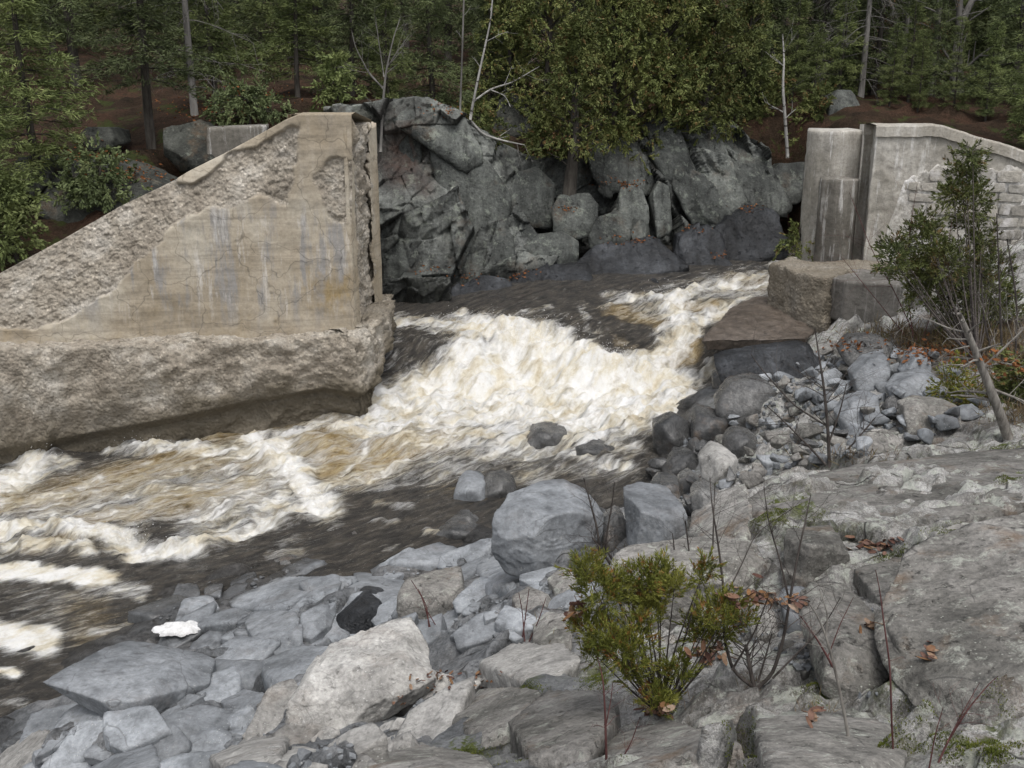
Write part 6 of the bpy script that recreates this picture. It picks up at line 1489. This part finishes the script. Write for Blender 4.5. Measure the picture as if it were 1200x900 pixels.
shrub("bare saplings at the right edge beside the cedar bush", [[(1175, 430, 1.6), (1172, 360, 1.4), (1170, 300, 1), (1168, 250, .6)], [(1190, 430, 1.5), (1192, 350, 1.2), (1180, 280, .8)], [(1165, 425, 1.4), (1152, 370, 1.2), (1150, 320, .7)]], (1175, 435), 'twig', 91, 12, 1.0, 2)
bare_tree("dead_tree", "leaning weathered dead trunk with broken limbs at the right edge of the stone pile", [[(1182, 515, .08), (1166, 470, .068), (1146, 420, .055), (1132, 385, .04), (1124, 367, .03)], [(1150, 432, .02), (1185, 400, .014), (1200, 385, .01)], [(1160, 455, .022), (1200, 470, .015), (1215, 480, .01)], [(1140, 405, .015), (1115, 410, .01), (1100, 420, .006)], [(1150, 430, .018), (1175, 425, .012), (1198, 430, .008)]], 'deadwood', 92, 9, .8, float(hit(1182, 512)[1]), 2, .4)
shrub("tuft of thin red stems beside the shaggy upright stone", [[(612, 750, 1.4), (616, 720, 1.1), (620, 690, .6)], [(615, 752, 1.3), (612, 715, 1), (608, 695, .6)], [(620, 752, 1.3), (632, 725, 1), (640, 700, .6)]], (615, 752), 'redtwig', 93, 5, .16)
shrub("small red twigs in front of the brown cubic block", [[(503, 738, 1.3), (500, 710, 1), (490, 690, .6)], [(505, 738, 1.3), (495, 700, 1), (482, 680, .6)], [(515, 740, 1), (500, 715, .8)]], (505, 742), 'redtwig', 94, 3, .15)

# ------------------------------------------------------------------ fallen leaves, foam, spray, puddles
t = NT("dry_leaf"); c = t.ramp(t.rand(), (0, (.09, .045, .035)), (.4, (.15, .09, .07)), (.7, (.19, .10, .045)), (1, (.27, .20, .15)))
MAT['leaf'] = t.done(t.mix(c, t.ramp(t.noise(40, 3), (.3, .7), (.7, 1.2)), 1.0, 'MULTIPLY'), .8, None, .15)
LEAF = []
for k in range(4):
    rr = np.random.default_rng(60 + k); a = np.linspace(-1, 1, 6); w_ = np.sqrt(np.maximum(0, 1 - a * a)) * .42 + .01
    cv = rr.uniform(.2, .6)
    V = np.concatenate([np.stack([a, -w_, cv * w_ + .15 * a * a], 1), np.stack([a, 0 * a, .15 * a * a * rr.uniform(-1, 1)], 1), np.stack([a, w_, cv * w_ * .8 + .12 * a * a], 1)])
    m_ = make_mesh("leaf", V, grid_quads(3, 6)); m_.materials.append(MAT['leaf']); LEAF.append(m_)
bpy.context.view_layer.update()
DG = bpy.context.evaluated_depsgraph_get()
def cast(u, v):
    d = ray(u, v); ok, loc, nor, *_ = SC.ray_cast(DG, Vector((0, 0, CAM_H)), Vector([float(c_) for c_ in d]))
    return (np.array(loc), np.array(nor)) if ok else (None, None)
rl = random.Random(77)
def leaf_pile(label, spots, size, par=True):
    c0, _ = cast(spots[0][0], spots[0][1]); t_ = thing("fallen_leaves", label, "leaves", c0)
    for (u, v, ru, rv, n_) in spots:
        for k in range(n_):
            p, nn = cast(u + rl.gauss(0, ru * .5), v + rl.gauss(0, rv * .5))
            if p is None or np.linalg.norm(p - c0) > 3: continue
            o = obj("leaf", rl.choice(LEAF), None, t_); o.location = Vector(p + np.array([0, 0, .012 + rl.random() * .03])) - Vector(c0)
            s_ = size * rl.uniform(.7, 1.25); o.scale = (s_, s_, s_); o.rotation_euler = (rl.gauss(0, .45), rl.gauss(0, .45), rl.uniform(0, 6.28))
leaf_pile("heap of brown fallen leaves in the gully under the long bedrock ledge", [(885, 707, 30, 12, 30), (925, 709, 34, 12, 26), (865, 705, 24, 12, 10), (900, 705, 50, 14, 12)], .042)
leaf_pile("orange fallen leaves in the notch of the upper bedrock", [(1010, 642, 26, 7, 22), (1038, 640, 14, 10, 14)], .045)
leaf_pile("dry leaves caught behind the cedar seedling", [(668, 722, 12, 14, 18), (680, 715, 10, 8, 12)], .05)
leaf_pile("dry leaves under the cedar seedling's stems", [(830, 770, 22, 12, 26), (770, 835, 24, 10, 24)], .045)
leaf_pile("scattered dry leaves in the mossy cleft by the lichen rock", [(1087, 770, 8, 10, 8), (1020, 738, 14, 5, 8), (955, 845, 10, 14, 12)], .04)
leaf_pile("pinkish leaves in the hollow beside the pale granite boulder", [(510, 800, 26, 12, 26), (470, 822, 10, 8, 10), (560, 800, 24, 10, 14)], .035)
t = NT("litter_flecks"); c = t.ramp(t.noise(6, 2), (.35, (.13, .055, .025)), (.6, (.24, .10, .04)), (.75, (.10, .06, .04)))
MAT['fleck'] = t.done(c, .85, None, .1)
LM = MB()
for (u, v, ru, rv, n_) in [(700, 213, 24, 5, 90), (735, 216, 20, 4, 90), (735, 282, 26, 5, 110), (600, 322, 24, 5, 70), (545, 325, 20, 6, 50), (800, 268, 20, 4, 60), (870, 245, 24, 4, 60), (845, 300, 8, 4, 24), (665, 245, 14, 4, 40), (500, 318, 20, 8, 40), (1080, 410, 40, 12, 260), (1180, 425, 30, 14, 200), (1000, 405, 30, 8, 90), (1130, 420, 50, 12, 200), (60, 401, 60, 2, 60), (120, 400, 60, 2, 50),
                           (150, 205, 40, 10, 160), (250, 130, 60, 12, 260), (110, 180, 50, 10, 160), (300, 110, 60, 8, 160), (520, 130, 30, 10, 120), ]:
    for k in range(n_):
        p, nn = cast(u + rl.gauss(0, ru * .6), v + rl.gauss(0, rv * .6))
        if p is None or nn[2] < .25: continue
        LM.leaves([p + np.array([0, 0, .02])], [[rl.gauss(0, 1), rl.gauss(0, 1), rl.gauss(0, .25)]], rl.uniform(.07, .13), rl.uniform(.02, .035))
lo_ = obj("leaf_litter", LM.mesh("leaf_litter", False), MAT['fleck']); tag(lo_, "rusty fallen leaves scattered over ledges and slopes", None, None, "stuff")

t = NT("standing_foam"); c = t.ramp(t.noise(9, 5, .7), (.35, (.55, .55, .54)), (.6, (.78, .78, .78)))
MAT['foam'] = t.done(c, .8, t.bump(t.noise(22, 5, .7), .8, .03), .2)
def foam_patch(label, u, v, ru, rv, z, h, seed, p=None):
    c0 = at_height(u, v, z) if p is None else p; d = np.linalg.norm(c0 - np.array([0, 0, CAM_H])); rx = ru / FPX * d; ry = np.linalg.norm(at_height(u, v - rv, c0[2]) - at_height(u, v + rv, c0[2])) / 2
    th = np.linspace(0, 2 * math.pi, 73)[:-1]; rr_ = np.linspace(0, 1, 20)
    jag = 1 + .30 * fbm2(np.cos(th) * 1.7 + seed, np.sin(th) * 1.7, 4, seed, .6)
    X = rx * rr_[:, None] * (np.cos(th) * jag)[None]; Yy = ry * rr_[:, None] * (np.sin(th) * jag)[None]
    Z = h * np.sqrt(np.maximum(0, 1 - rr_[:, None] ** 3)) * (.75 + .3 * fbm2(X * 6, Yy * 6, 3, seed + 5)) - .02
    V = np.stack([X, Yy, Z], -1); V = np.concatenate([V, V[:, :1]], 1)
    o = obj("foam_patch", make_mesh("foam_patch", V, grid_quads(20, 73)), MAT['foam'], None, c0); return tag(o, label, "foam", None, "thing")
zl = -1.03
foam_patch("bright dollop of foam stranded on the slabs by the pool", 212, 743, 23, 8, 0, .11, 6, hit(212, 745) + np.array([0, 0, .12]))
foam_patch("bright dollop of foam caught behind the long dark slab", 148, 776, 26, 5, 0, .11, 7, hit(148, 778) + np.array([0, 0, .16]))
# drops thrown up by the rapids
rd = np.random.default_rng(88); DM = MB(); oct_ = np.array([(1, 0, 0), (-1, 0, 0), (0, 1, 0), (0, -1, 0), (0, 0, 1), (0, 0, -1)], float); octT = [(0, 2, 4), (2, 1, 4), (1, 3, 4), (3, 0, 4), (2, 0, 5), (1, 2, 5), (3, 1, 5), (0, 3, 5)]
for (u, v, ru, rv, n_) in [(600, 388, 55, 12, 420), (640, 395, 30, 14, 220), (690, 420, 50, 10, 300), (745, 432, 30, 10, 160), (50, 522, 22, 14, 240), (160, 520, 30, 6, 90), (800, 345, 50, 8, 160), (375, 590, 20, 8, 90), (870, 328, 30, 6, 80), (150, 632, 30, 6, 80), (540, 376, 20, 6, 60)]:
    for k in range(n_):
        uu, vv = u + rd.normal(0, ru * .6), v + rd.normal(0, rv * .6)
        p = at_height(uu, vv, float(water_tps(*[np.array([c_]) for c_ in at_height(uu, v, .2)[:2]])[0]) + .1); p = p + np.array([0, 0, abs(rd.normal(0, .16))])
        DM.add(oct_ * rd.uniform(.004, .011) * np.array([1, 1, 1.3]) + p, None, octT)
sp = obj("water_spray", DM.mesh("water_spray"), MAT['foam']); tag(sp, "white drops of spray thrown up by the rapids", None, None, "stuff")
t = NT("puddle_water"); MAT['puddle'] = t.done((.03, .03, .03), .06, t.bump(t.noise(30, 3), .15, .01), .5)
